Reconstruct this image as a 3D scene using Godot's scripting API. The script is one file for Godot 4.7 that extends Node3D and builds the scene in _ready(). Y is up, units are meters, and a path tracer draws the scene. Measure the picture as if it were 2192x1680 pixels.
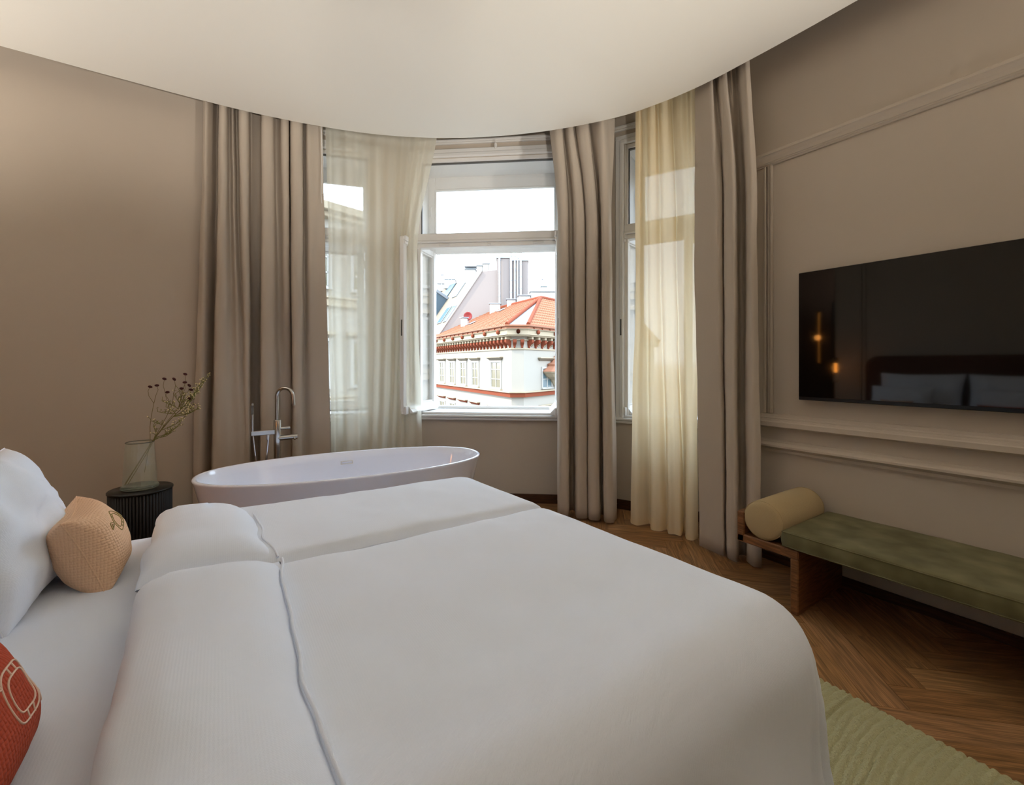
extends Node3D
# A corner hotel room with a bay of three windows. Metres, y up; the room's right wall is the plane x = 3.05, its far left wall z = -4.2.

var M := {}
var taken := {}
var rng := RandomNumberGenerator.new()
var fine := FastNoiseLite.new()

# ---------------------------------------------------------------- naming and tagging
func numbered(called: String) -> String:
	if not taken.has(called):
		taken[called] = 0
		return called
	taken[called] += 1
	return "%s_%03d" % [called, taken[called]]

func thing(called: String, label: String, category: String, at := Vector3.ZERO, turn := 0.0, group := "") -> Node3D:
	var o := Node3D.new()
	o.name = numbered(called)
	add_child(o)
	o.position = at
	o.rotation.y = turn
	tag(o, label, category, group)
	return o

func tag(o: Node3D, label: String, category: String, group := "") -> void:
	o.set_meta("label", label)
	o.set_meta("category", category)
	if group:
		o.set_meta("group", group)

func part(called: String, st: SurfaceTool, m: Material, parent: Node, at := Vector3.ZERO) -> MeshInstance3D:
	st.generate_normals()
	return put(called, st.commit(), m, parent, at)

func put(called: String, mesh: Mesh, m: Material, parent: Node, at := Vector3.ZERO) -> MeshInstance3D:
	var o := MeshInstance3D.new()
	o.mesh = mesh
	o.material_override = m
	o.name = numbered(called) if parent == self else called
	o.position = at
	parent.add_child(o, true)
	return o

func struct(called: String, st: SurfaceTool, m: Material, label := "", category := "") -> MeshInstance3D:
	var o := part(called, st, m, self)
	o.set_meta("kind", "structure")
	if label:
		tag(o, label, category)
	return o

# ---------------------------------------------------------------- shapes
func new_st() -> SurfaceTool:
	var st := SurfaceTool.new()
	st.begin(Mesh.PRIMITIVE_TRIANGLES)
	return st

func tri(st: SurfaceTool, a: Vector3, b: Vector3, c: Vector3) -> void:  # counter-clockwise from outside
	st.add_vertex(a)
	st.add_vertex(c)
	st.add_vertex(b)

func quad(st: SurfaceTool, a: Vector3, b: Vector3, c: Vector3, d: Vector3) -> void:
	tri(st, a, b, c)
	tri(st, a, c, d)

func flat(st: SurfaceTool) -> void:
	st.set_smooth_group(-1)

func soft(st: SurfaceTool) -> void:
	st.set_smooth_group(0)

# a box from lo to hi with chamfered edges, optionally placed by xf
func box(st: SurfaceTool, lo: Vector3, hi: Vector3, bevel := 0.0, xf := Transform3D()) -> void:
	flat(st)
	var a := Vector3(minf(lo.x, hi.x), minf(lo.y, hi.y), minf(lo.z, hi.z))
	var b := Vector3(maxf(lo.x, hi.x), maxf(lo.y, hi.y), maxf(lo.z, hi.z))
	var c := (a + b) / 2
	var h := (b - a) / 2
	var e := minf(bevel, minf(h.x, minf(h.y, h.z)) * 0.49)
	for ax in 3:
		for s in [-1.0, 1.0]:
			var n := Vector3.ZERO
			n[ax] = s
			var u := Vector3.ZERO
			u[(ax + 1) % 3] = 1
			var v := n.cross(u)
			var hu: float = absf(u.dot(h)) - e
			var hv: float = absf(v.dot(h)) - e
			var o := c + n * h[ax]
			quad(st, xf * (o - u * hu - v * hv), xf * (o + u * hu - v * hv), xf * (o + u * hu + v * hv), xf * (o - u * hu + v * hv))
	if e <= 0.0:
		return
	for ax in 3:
		var p := (ax + 1) % 3
		var q := (ax + 2) % 3
		for sp in [-1.0, 1.0]:
			for sq in [-1.0, 1.0]:
				var d := Vector3.ZERO
				d[ax] = h[ax] - e
				var p1 := c
				p1[p] += sp * h[p]
				p1[q] += sq * (h[q] - e)
				var p2 := c
				p2[p] += sp * (h[p] - e)
				p2[q] += sq * h[q]
				if sp * sq > 0:
					quad(st, xf * (p1 - d), xf * (p2 - d), xf * (p2 + d), xf * (p1 + d))
				else:
					quad(st, xf * (p2 - d), xf * (p1 - d), xf * (p1 + d), xf * (p2 + d))
	for sx in [-1.0, 1.0]:
		for sy in [-1.0, 1.0]:
			for sz in [-1.0, 1.0]:
				var k := c + Vector3(sx * h.x, sy * h.y, sz * h.z)
				var x := k - Vector3(0, sy * e, sz * e)
				var y := k - Vector3(sx * e, 0, sz * e)
				var z := k - Vector3(sx * e, sy * e, 0)
				if sx * sy * sz > 0:
					tri(st, xf * x, xf * y, xf * z)
				else:
					tri(st, xf * x, xf * z, xf * y)

# polygon in the x-z plane (any order) raised from y0 to y1
func slab(st: SurfaceTool, pts: PackedVector2Array, y0: float, y1: float, xf := Transform3D()) -> void:
	flat(st)
	var poly := pts.duplicate()
	var area := 0.0
	for i in poly.size():
		area += poly[i].cross(poly[(i + 1) % poly.size()])
	if area < 0:
		poly.reverse()
	var idx := Geometry2D.triangulate_polygon(poly)
	for i in range(0, idx.size(), 3):
		var a := poly[idx[i]]
		var b := poly[idx[i + 1]]
		var c := poly[idx[i + 2]]
		if (b - a).cross(c - a) < 0:
			var t := b
			b = c
			c = t
		tri(st, xf * Vector3(a.x, y1, a.y), xf * Vector3(c.x, y1, c.y), xf * Vector3(b.x, y1, b.y))
		tri(st, xf * Vector3(a.x, y0, a.y), xf * Vector3(b.x, y0, b.y), xf * Vector3(c.x, y0, c.y))
	for i in poly.size():
		var a := poly[i]
		var b := poly[(i + 1) % poly.size()]
		quad(st, xf * Vector3(b.x, y0, b.y), xf * Vector3(a.x, y0, a.y), xf * Vector3(a.x, y1, a.y), xf * Vector3(b.x, y1, b.y))

# a profile (x out, y up) swept along a straight run from p to q; out is the profile's x direction
func moulding(st: SurfaceTool, prof: PackedVector2Array, p: Vector3, q: Vector3, out: Vector3, up: Vector3) -> void:
	flat(st)
	var n := prof.size()
	for i in n:
		var a := prof[i]
		var b := prof[(i + 1) % n]
		var a0 := p + out * a.x + up * a.y
		var b0 := p + out * b.x + up * b.y
		var a1 := q + out * a.x + up * a.y
		var b1 := q + out * b.x + up * b.y
		quad(st, a0, b0, b1, a1)

# surface of revolution about the local y axis; prof holds (radius, y) from bottom to top
func lathe(st: SurfaceTool, prof: PackedVector2Array, segs := 32, xf := Transform3D(), sx := 1.0, sz := 1.0, smooth := true) -> void:
	if smooth:
		soft(st)
	else:
		flat(st)
	for i in segs:
		var a := TAU * i / segs
		var b := TAU * (i + 1) / segs
		for k in prof.size() - 1:
			var r0 := prof[k].x
			var r1 := prof[k + 1].x
			var p0 := Vector3(cos(a) * r0 * sx, prof[k].y, sin(a) * r0 * sz)
			var p1 := Vector3(cos(b) * r0 * sx, prof[k].y, sin(b) * r0 * sz)
			var p2 := Vector3(cos(b) * r1 * sx, prof[k + 1].y, sin(b) * r1 * sz)
			var p3 := Vector3(cos(a) * r1 * sx, prof[k + 1].y, sin(a) * r1 * sz)
			if r0 > 1e-5:
				tri(st, xf * p0, xf * p2, xf * p1)
			if r1 > 1e-5:
				tri(st, xf * p0, xf * p3, xf * p2)

func tube(st: SurfaceTool, pts: Array, r0: float, r1 := -1.0, sides := 8, caps := true) -> void:
	soft(st)
	if r1 < 0:
		r1 = r0
	var rings := []
	var n := pts.size()
	var side := Vector3.ZERO
	for i in n:
		var t: Vector3 = (pts[mini(i + 1, n - 1)] - pts[maxi(i - 1, 0)]).normalized()
		if side == Vector3.ZERO:
			side = t.cross(Vector3.UP if absf(t.y) < 0.9 else Vector3.RIGHT).normalized()
		side = (side - t * side.dot(t)).normalized()
		var up := side.cross(t)
		var r := lerpf(r0, r1, float(i) / maxf(1, n - 1))
		var ring := []
		for k in sides:
			var a := TAU * k / sides
			ring.append(pts[i] + (side * cos(a) + up * sin(a)) * r)
		rings.append(ring)
	for i in n - 1:
		for k in sides:
			var k2 := (k + 1) % sides
			quad(st, rings[i][k], rings[i + 1][k], rings[i + 1][k2], rings[i][k2])
	if caps:
		flat(st)
		for k in range(1, sides - 1):
			tri(st, rings[0][0], rings[0][k], rings[0][k + 1])
			tri(st, rings[n - 1][0], rings[n - 1][k + 1], rings[n - 1][k])

# f(u, v) -> Vector3 over nu x nv cells; smooth, with uv in metres given by scale
func sheet(st: SurfaceTool, nu: int, nv: int, f: Callable, us := 1.0, vs := 1.0, flip := false) -> void:
	soft(st)
	var rows := []
	for j in nv + 1:
		var row := []
		for i in nu + 1:
			row.append(f.call(float(i) / nu, float(j) / nv))
		rows.append(row)
	for j in nv:
		for i in nu:
			var q := [Vector2i(i, j), Vector2i(i + 1, j), Vector2i(i + 1, j + 1), Vector2i(i, j), Vector2i(i + 1, j + 1), Vector2i(i, j + 1)]
			if not flip:
				q = [q[0], q[2], q[1], q[3], q[5], q[4]]
			for c in q:
				st.set_uv(Vector2(float(c.x) / nu * us, float(c.y) / nv * vs))
				st.add_vertex(rows[c.y][c.x])

func spline(p: Array, m: int) -> Array:
	var out := []
	var n := p.size()
	for i in n - 1:
		var a: Vector2 = p[maxi(i - 1, 0)]
		var b: Vector2 = p[i]
		var c: Vector2 = p[i + 1]
		var d: Vector2 = p[mini(i + 2, n - 1)]
		for k in m:
			out.append(b.cubic_interpolate(c, a, d, float(k) / m))
	out.append(p[n - 1])
	return out

func pairs(flatlist: Array, k := 0.001) -> Array:
	var out := []
	for i in range(0, flatlist.size(), 2):
		out.append(Vector2(flatlist[i], flatlist[i + 1]) * k)
	return out

func roll(e: float, r: float, flare: float) -> Vector2:  # cloth over an edge: (outwards, downwards) after the length e
	if e <= 0:
		return Vector2.ZERO
	var q := r * PI / 2
	if e < q:
		return Vector2(r * sin(e / r), r * (1 - cos(e / r)))
	return Vector2(r + (e - q) * flare, r + (e - q))

# ---------------------------------------------------------------- materials
func mat(c: Color, rough := 0.8, metal := 0.0, spec := 0.5) -> StandardMaterial3D:
	var m := StandardMaterial3D.new()
	m.albedo_color = c
	m.roughness = rough
	m.metallic = metal
	m.metallic_specular = spec
	return m

func rgb(r: int, g: int, b: int) -> Color:
	return Color(r / 255.0, g / 255.0, b / 255.0)

func noise_tex(seed_: int, freq: float, octaves := 4, size := 512, normal := false, strength := 2.0, ramp: Gradient = null) -> NoiseTexture2D:
	var n := FastNoiseLite.new()
	n.seed = seed_
	n.noise_type = FastNoiseLite.TYPE_SIMPLEX_SMOOTH
	n.frequency = freq
	n.fractal_octaves = octaves
	var t := NoiseTexture2D.new()
	t.width = size
	t.height = size
	t.seamless = true
	t.noise = n
	t.as_normal_map = normal
	t.bump_strength = strength
	if ramp:
		t.color_ramp = ramp
	return t

func grad(a: Color, b: Color) -> Gradient:
	var g := Gradient.new()
	g.colors = PackedColorArray([a, b])
	return g

func weave_image(n: int, kind: String) -> Image:
	var im := Image.create(n, n, false, Image.FORMAT_L8)
	for y in n:
		for x in n:
			var v := 0.5
			if kind == "basket":
				var over := (int(x / 8) + int(y / 8)) % 2 == 0
				v = absf(sin(PI * (x if over else y) / 8.0)) * (0.6 + 0.4 * absf(sin(PI * (y if over else x) / 8.0)))
			elif kind == "twill":
				v = 0.5 + 0.5 * sin(TAU * (x + 2 * y) / 8.0) * (0.7 + 0.3 * sin(TAU * y / 4.0))
			elif kind == "rib":
				v = absf(sin(PI * (x + 2.0 * sin(TAU * y / 16.0)) / 8.0))
			v = clampf(v + rng.randf_range(-0.12, 0.12), 0, 1)
			im.set_pixel(x, y, Color(v, v, v))
	return im

func cloth_mat(c: Color, weave: ImageTexture, tiles_per_m: float, depth_cm: float, rim := 0.25) -> StandardMaterial3D:
	var m := mat(c, 0.92, 0.0, 0.25)
	m.heightmap_enabled = true
	m.heightmap_texture = weave
	m.heightmap_scale = depth_cm
	m.uv1_triplanar = true
	m.uv1_world_triplanar = true
	m.uv1_scale = Vector3.ONE * tiles_per_m
	if rim > 0:
		m.rim_enabled = true
		m.rim = rim
		m.rim_tint = 0.6
	return m

func wood_image(seed_: int) -> Image:  # grain runs along u
	var a := FastNoiseLite.new()
	a.seed = seed_
	a.frequency = 0.012
	a.fractal_octaves = 3
	var b := FastNoiseLite.new()
	b.seed = seed_ + 7
	b.frequency = 0.09
	b.fractal_octaves = 2
	var w := 512
	var h := 256
	var im := Image.create(w, h, false, Image.FORMAT_RGB8)
	for y in h:
		for x in w:
			var warp := a.get_noise_2d(x * 0.5, y * 1.4) * 22.0
			var ring := 0.5 + 0.5 * sin((y + warp) * 0.30 + a.get_noise_2d(x * 0.2 + 900, y) * 5.0)
			var streak := b.get_noise_2d(x * 0.09, y * 6.0)
			var v := clampf(0.72 + 0.13 * ring + 0.24 * streak, 0.3, 1.05)
			im.set_pixel(x, y, Color(minf(v, 1), minf(v * 0.97, 1), minf(v * 0.93, 1)))
	return im

func make_materials() -> void:
	fine.seed = 5
	fine.frequency = 2.5
	fine.fractal_octaves = 3
	M.wall = mat(rgb(195, 182, 166), 0.85, 0, 0.3)
	var plaster := noise_tex(3, 0.02, 4, 512, true, 1.2)
	M.wall.normal_enabled = true
	M.wall.normal_texture = plaster
	M.wall.normal_scale = 0.12
	M.wall.uv1_triplanar = true
	M.wall.uv1_world_triplanar = true
	M.wall.uv1_scale = Vector3.ONE * 0.8
	M.darkened_wall = mat(rgb(84, 66, 54), 0.6)  # dark brown for the unseen back wall and the mirrored alcove walls
	M.ceiling = mat(rgb(238, 234, 224), 0.9, 0, 0.2)
	M.white = mat(rgb(236, 233, 228), 0.35, 0, 0.5)
	M.white_soft = mat(rgb(228, 224, 218), 0.55, 0, 0.4)
	M.gasket = mat(rgb(88, 86, 82), 0.6)
	M.glass = mat(Color(0.93, 0.97, 0.96, 0.04), 0.02)
	M.glass.transparency = BaseMaterial3D.TRANSPARENCY_ALPHA
	M.steel = mat(rgb(196, 194, 190), 0.22, 1.0)
	M.chrome = mat(rgb(214, 214, 216), 0.12, 1.0)
	var twill := ImageTexture.create_from_image(weave_image(64, "twill"))
	var basket := ImageTexture.create_from_image(weave_image(64, "basket"))
	M.drape = cloth_mat(rgb(194, 181, 165), twill, 20.0, 0.14, 0.3)
	M.sheer = mat(Color(0.955, 0.93, 0.87, 0.70), 0.9, 0, 0.1)
	M.sheer.transparency = BaseMaterial3D.TRANSPARENCY_ALPHA
	M.sheer.backlight_enabled = true
	M.sheer.backlight = Color(1.0, 0.98, 0.90)
	M.sheer_cream = M.sheer.duplicate()
	M.sheer_cream.albedo_color = Color(0.98, 0.915, 0.78, 0.97)
	M.sheer_cream.backlight = Color(1.0, 0.93, 0.78)
	M.trim = mat(rgb(195, 182, 166), 0.75, 0, 0.3)
	M.linen = cloth_mat(rgb(236, 243, 255), twill, 26.0, 0.05, 0.1)
	M.tan = cloth_mat(rgb(236, 196, 160), basket, 17.0, 0.25, 0.3)
	M.rust = cloth_mat(rgb(176, 74, 50), basket, 17.0, 0.25, 0.3)
	M.bolster = cloth_mat(rgb(184, 162, 122), basket, 30.0, 0.1, 0.3)
	M.velvet = cloth_mat(rgb(124, 118, 86), twill, 60.0, 0.03, 0.5)
	M.velvet.albedo_texture = noise_tex(21, 0.006, 3, 512, false, 1, grad(Color(0.72, 0.72, 0.70), Color(1, 1, 1)))
	M.velvet.uv1_scale = Vector3.ONE * 1.6
	M.velvet.heightmap_enabled = false
	M.thread_gold = mat(rgb(150, 128, 66), 0.7)
	M.thread_cream = mat(rgb(226, 196, 172), 0.7)
	M.headboard = cloth_mat(rgb(104, 72, 58), twill, 30.0, 0.05)
	M.acrylic = mat(rgb(242, 245, 255), 0.08, 0, 0.6)
	M.black = mat(rgb(9, 10, 13), 0.6, 0, 0.5)
	M.black_top = mat(rgb(20, 24, 25), 0.35, 0, 0.5)
	M.screen = mat(rgb(7, 8, 8), 0.04, 0, 0.62)
	M.bezel = mat(rgb(20, 24, 28), 0.3, 0.4)
	M.grains = []
	var wood_tex := []
	for k in 3:
		wood_tex.append(ImageTexture.create_from_image(wood_image(40 + k)))
	for c in [rgb(190, 146, 100), rgb(178, 134, 90), rgb(200, 156, 110), rgb(172, 128, 86), rgb(186, 143, 102)]:
		var m := mat(c, 0.42, 0, 0.4)
		m.albedo_texture = wood_tex[M.grains.size() % 3]
		M.grains.append(m)
	M.bench_wood = mat(rgb(160, 112, 74), 0.45, 0, 0.4)
	M.bench_wood.albedo_texture = wood_tex[1]
	M.bench_wood.uv1_triplanar = true
	M.bench_wood.uv1_scale = Vector3(1.1, 3.2, 1.1)
	M.base_wood = M.bench_wood.duplicate()
	M.base_wood.albedo_color = rgb(92, 60, 38)
	M.rug = mat(rgb(178, 174, 136), 0.95, 0, 0.1)
	M.rug.heightmap_enabled = true
	M.rug.heightmap_texture = noise_tex(31, 0.09, 3, 512)
	M.rug.heightmap_scale = 0.5
	M.rug.uv1_triplanar = true
	M.rug.uv1_scale = Vector3.ONE * 3.0
	M.vase = mat(Color(0.80, 0.86, 0.79, 0.21), 0.04, 0, 0.6)
	M.vase.transparency = BaseMaterial3D.TRANSPARENCY_ALPHA
	M.vase_base = mat(Color(0.72, 0.80, 0.75, 0.08), 0.05)
	M.vase_base.refraction_enabled = true
	M.vase_base.refraction_scale = 0.05
	M.stem = mat(rgb(120, 108, 62), 0.8)
	M.twig = mat(rgb(128, 126, 66), 0.8)
	M.bud = mat(rgb(246, 234, 186), 0.8)
	M.burnet = mat(rgb(70, 28, 26), 0.85)
	# outside
	M.cream = mat(rgb(156, 149, 138), 0.9, 0, 0.2)
	M.cream_trim = mat(rgb(160, 146, 124), 0.9, 0, 0.2)
	M.terracotta = mat(rgb(121, 63, 44), 0.85, 0, 0.2)
	M.tile = mat(rgb(158, 110, 84), 0.85, 0, 0.2)
	M.copper = mat(rgb(148, 100, 76), 0.6, 0, 0.3)
	M.lilac = mat(rgb(134, 124, 118), 0.9, 0, 0.2)
	M.sandy = mat(rgb(122, 113, 100), 0.9, 0, 0.2)
	M.zinc = mat(rgb(128, 133, 138), 0.5, 0.2)
	M.slate = mat(rgb(71, 87, 97), 0.5, 0.1)
	M.dark_pane = mat(rgb(104, 99, 78), 0.1, 0, 0.6)
	M.blue_pane = mat(rgb(88, 109, 116), 0.08, 0, 0.6)
	M.pipe = mat(rgb(150, 150, 153), 0.35, 0.5)
	M.red = mat(rgb(128, 34, 27), 0.5)
	M.asphalt = mat(rgb(102, 100, 97), 0.9)
	M.pearl = mat(rgb(167, 163, 156), 0.9, 0, 0.2)
	M.amber = mat(rgb(255, 190, 90), 0.5)
	M.amber.emission_enabled = true
	M.amber.emission = Color(1.0, 0.62, 0.25)
	M.amber.emission_energy_multiplier = 12.0
	M.amber_dim = M.amber.duplicate()
	M.amber_dim.emission_energy_multiplier = 1.2
	M.unseen_lamp_white = mat(rgb(250, 244, 230), 0.5)  # glow of the unseen bowl lamps and the added fill spots
	M.unseen_lamp_white.emission_enabled = true
	M.unseen_lamp_white.emission = Color(1.0, 0.93, 0.82)
	M.unseen_lamp_white.emission_energy_multiplier = 2.0
	M.canvas = mat(rgb(60, 52, 44), 0.8)
	M.unseen_outer_wall = mat(rgb(210, 200, 184), 0.9)

# ---------------------------------------------------------------- light and camera
const SKY_ENERGY := 6.9
const SUN_ENERGY := 1.8
const EXPOSURE := 1.14
const UNSEEN_TORCH_ENERGY := [1.2, 6.5, 7.6]
const FILL_SPOT_ENERGY := 12.5

func _ready() -> void:
	rng.seed = 11
	var cam := Camera3D.new()
	cam.name = "camera"
	cam.projection = Camera3D.PROJECTION_FRUSTUM
	cam.near = 0.05
	cam.far = 400.0
	cam.size = 2.0 * 0.05 * 840.0 / 940.0
	cam.frustum_offset = Vector2(0, -0.05 * 61.0 / 940.0)
	cam.position = Vector3(0, 1.3, 0)
	cam.rotation_degrees.y = -33.7
	add_child(cam)
	cam.current = true
	var env := Environment.new()
	env.background_mode = Environment.BG_SKY
	var sky := Sky.new()
	var sm := ProceduralSkyMaterial.new()
	sm.sky_top_color = Color(0.80, 0.90, 1.0)
	sm.sky_horizon_color = Color(0.90, 0.95, 1.0)
	sm.sky_curve = 0.3
	sm.ground_bottom_color = Color(0.42, 0.41, 0.40)
	sm.ground_horizon_color = Color(0.75, 0.75, 0.76)
	sm.sun_angle_max = 1.0
	sky.sky_material = sm
	env.sky = sky
	env.background_energy_multiplier = SKY_ENERGY
	env.tonemap_mode = Environment.TONE_MAPPER_LINEAR
	env.tonemap_exposure = EXPOSURE
	env.sdfgi_enabled = true
	env.ssao_enabled = true
	env.ssil_enabled = true
	var we := WorldEnvironment.new()
	we.name = "world_environment"
	we.environment = env
	add_child(we)
	var sun := DirectionalLight3D.new()
	sun.name = "sun"
	sun.light_color = Color(1.0, 0.95, 0.86)
	sun.light_energy = SUN_ENERGY
	sun.light_angular_distance = 1.0
	sun.shadow_enabled = true
	add_child(sun)
	sun.look_at_from_position(Vector3.ZERO, -Vector3(-0.69, 0.70, -0.19))
	make_materials()
	room_and_fill_lamps()
	build_shell()
	build_windows()
	build_outdoors()
	build_curtains()
	build_bed()
	build_bath_corner()
	build_right_side()
	build_back_of_room()

func lamp(called: String, at: Vector3, c: Color, energy: float, size: float) -> void:
	var l := OmniLight3D.new()
	l.name = called
	l.light_color = c
	l.light_energy = energy
	l.light_size = size
	l.omni_range = 14.0
	l.omni_attenuation = 2.0
	l.shadow_enabled = true
	l.position = at
	add_child(l, true)

# ---------------------------------------------------------------- the room's shell
const CORNER_FAR := Vector2(1.536, -4.05)   # where the bay's left and middle facets meet
const CORNER_NEAR := Vector2(2.911, -2.936) # where its middle and right facets meet

func facet(deg: float, p: Vector2) -> Transform3D:  # x along the wall, z into the room
	var a := deg_to_rad(deg)
	return Transform3D(Basis(Vector3(cos(a), 0, sin(a)), Vector3.UP, Vector3(-sin(a), 0, cos(a))), Vector3(p.x, 0, p.y))

func along(deg: float, p: Vector2, u: float) -> Vector2:
	return p + Vector2(cos(deg_to_rad(deg)), sin(deg_to_rad(deg))) * u

func bay_wall(called: String, xf: Transform3D, x0: float, x1: float, half: float, d0: float, d1: float, label: String) -> void:
	var st := new_st()
	var ring := func(a: float, b: float, oa: float, ob: float) -> PackedVector2Array:
		return PackedVector2Array([Vector2(a, 0), Vector2(b, 0), Vector2(b + ob, -0.42), Vector2(a - oa, -0.42)])
	slab(st, ring.call(x0, x1, d0, d1), -0.05, 0.80)
	slab(st, ring.call(x0, x1, d0, d1), 3.26, 3.72)
	slab(st, ring.call(x0, -half, d0, 0.0), 0.80, 3.26)
	slab(st, ring.call(half, x1, 0.0, d1), 0.80, 3.26)
	# the picture rail that runs above the windows, and the dark oak skirting at the foot
	var o := struct(called, st, M.wall, label, "wall")
	o.transform = xf
	st = new_st()
	box(st, Vector3(x0, 3.385, 0), Vector3(x1, 3.40, 0.025), 0.004)
	box(st, Vector3(x0, 3.40, 0), Vector3(x1, 3.425, 0.04), 0.006)
	part("cornice_strip", st, M.white_soft, o)
	st = new_st()
	box(st, Vector3(x0, 0, 0), Vector3(x1, 0.085, 0.016), 0.003)
	part("skirting_board", st, M.base_wood, o)

func build_shell() -> void:
	var st := new_st()
	box(st, Vector3(3.05, -0.05, -1.7), Vector3(3.4, 3.72, 2.75))
	var wr := struct("wall_right", st, M.wall, "taupe panelled wall that carries the television", "wall")
	st = new_st()
	slab(st, PackedVector2Array([Vector2(3.05, -1.71), Vector2(3.46, -1.80), Vector2(3.9, -1.95), Vector2(3.9, -1.4), Vector2(3.41, -1.4), Vector2(3.41, -1.7)]), -0.05, 3.72)
	struct("wall_right_return", st, M.wall, "short return of the taupe wall behind the nearest drape", "wall")
	st = new_st()
	box(st, Vector3(-3.9, -0.05, -4.2), Vector3(0.02, 3.72, -4.62))
	struct("wall_left", st, M.wall, "plain taupe wall behind the black side table", "wall")
	bay_wall("wall_bay_left", facet(18, along(18, CORNER_FAR, -0.916)), -0.69, 0.916, 0.55, 0.0, 0.078, "bay wall section around the window behind the long sheer")
	bay_wall("wall_bay_middle", facet(39, along(39, CORNER_FAR, 0.76)), -0.76, 1.01, 0.70, 0.078, 0.093, "bay wall section below and around the wide open window")
	bay_wall("wall_bay_right", facet(64, along(64, CORNER_NEAR, 0.722)), -0.722, 0.62, 0.475, 0.093, 0.0, "bay wall section around the window behind the cream sheer")
	# head wall, alcove and the wall behind the camera
	st = new_st()
	box(st, Vector3(-1.05, -0.05, -2.55), Vector3(-1.4, 3.72, 2.75))
	struct("wall_head", st, M.wall, "taupe wall behind the headboard", "wall")
	st = new_st()
	box(st, Vector3(-3.6, -0.05, -4.3), Vector3(-3.9, 3.72, -1.5))
	struct("wall_alcove", st, M.darkened_wall, "end wall of the dim alcove with the lit picture", "wall")  # alcove walls are coloured dark to stay dim where the television mirrors them
	st = new_st()
	box(st, Vector3(-3.9, -0.05, -2.0), Vector3(-1.3, 3.72, -1.7))
	struct("wall_alcove_side", st, M.darkened_wall, "side wall of the dim alcove", "wall")
	st = new_st()
	box(st, Vector3(-1.4, -0.05, 2.6), Vector3(3.4, 3.72, 2.9))
	struct("wall_back", st, M.darkened_wall, "unseen wall behind the camera, coloured dark brown to cut bounced light", "wall")  # unseen; dark colour chosen to cut light bounced onto the bed foot
	# floor: a base slab with oak boards laid in herringbone over the part one sees
	st = new_st()
	slab(st, PackedVector2Array([Vector2(-3.95, -4.9), Vector2(1.5, -4.75), Vector2(3.3, -3.6), Vector2(4.0, -1.9), Vector2(3.5, 2.95), Vector2(-3.95, 2.95)]), -0.12, -0.014)
	var fl := struct("floor", st, M.grains[3], "oak herringbone floor", "floor")
	herringbone(fl)
	# upper ceiling over the curtain recess, and the dropped ceiling with its rounded edge
	st = new_st()
	slab(st, PackedVector2Array([Vector2(-3.95, -4.9), Vector2(1.5, -4.75), Vector2(3.3, -3.6), Vector2(4.0, -1.9), Vector2(3.5, 2.95), Vector2(-3.95, 2.95)]), 3.7, 3.95)
	struct("ceiling_upper", st, M.ceiling, "upper ceiling above the curtain recess", "ceiling")
	var edge := spline(pairs([-1118, -3981, -600, -3981, -112, -3975, 277, -3945, 704, -3867, 1129, -3735, 1545, -3522, 1939, -3235, 2311, -2862, 2610, -2440, 2740, -2120, 2808, -1820, 2832, -1510, 2845, -1200, 2848, -930]), 6)
	var poly := PackedVector2Array([Vector2(-3.55, 2.55), Vector2(-3.55, -3.981)])
	poly.append_array(PackedVector2Array(edge))
	poly.append_array(PackedVector2Array([Vector2(2.848, 2.58)]))
	st = new_st()
	var core := PackedVector2Array([Vector2(-1.04, 2.58), Vector2(-1.04, -2.5), Vector2(-3.55, -2.5), Vector2(-3.55, -3.981)])
	core.append_array(PackedVector2Array(edge))
	core.append(Vector2(2.848, 2.58))
	slab(st, core, 3.25, 3.33)
	struct("ceiling", st, M.ceiling, "smooth dropped ceiling with a rounded edge around the bay", "ceiling")
	# mouldings on the television wall
	var rail := func(called: String, y: float, prof: Array, label: String) -> void:
		var s2 := new_st()
		var scaled := PackedVector2Array()
		for q in pairs(prof):
			scaled.append(Vector2(q.x * 1.35, q.y))
		moulding(s2, scaled, Vector3(3.05, y, -1.69), Vector3(3.05, y, 2.6), Vector3.LEFT, Vector3.UP)
		struct(called, s2, M.trim, label, "moulding")
	rail.call("trim_1", 2.615, [0, 0, 8, 0, 10, 8, 14, 10, 14, 18, 18, 20, 22, 40, 30, 58, 36, 62, 36, 76, 28, 84, 12, 90, 0, 92], "upper picture moulding that runs above the television")
	rail.call("trim_2", 0.878, [0, 0, 10, 2, 20, 8, 38, 16, 38, 44, 32, 50, 30, 60, 24, 62, 24, 70, 12, 76, 10, 92, 4, 94, 0, 96], "chair rail moulding under the television")
	rail.call("trim_3", 0.716, [0, 0, 8, 0, 8, 8, 14, 10, 14, 26, 22, 32, 34, 44, 34, 56, 30, 62, 12, 70, 10, 84, 0, 88], "lower panel moulding below the chair rail")
	st = new_st()
	for k in [[0.0, 0.02], [0.022, 0.014], [0.04, 0.02]]:
		box(st, Vector3(3.05, 0.974, -1.512 + k[0]), Vector3(3.05 - k[1], 2.615, -1.496 + k[0]), 0.004)
	struct("trim_4", st, M.trim, "upright panel moulding beside the nearest drape", "moulding")
	st = new_st()
	box(st, Vector3(3.05, 0, -1.69), Vector3(3.034, 0.056, 2.6), 0.003)
	struct("baseboard_right", st, M.base_wood, "dark oak skirting board under the bench", "skirting board")
	st = new_st()
	box(st, Vector3(-3.6, 0, -4.2), Vector3(0.0, 0.056, -4.184), 0.003)
	struct("baseboard_left", st, M.base_wood, "dark oak skirting board behind the bath", "skirting board")

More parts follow.
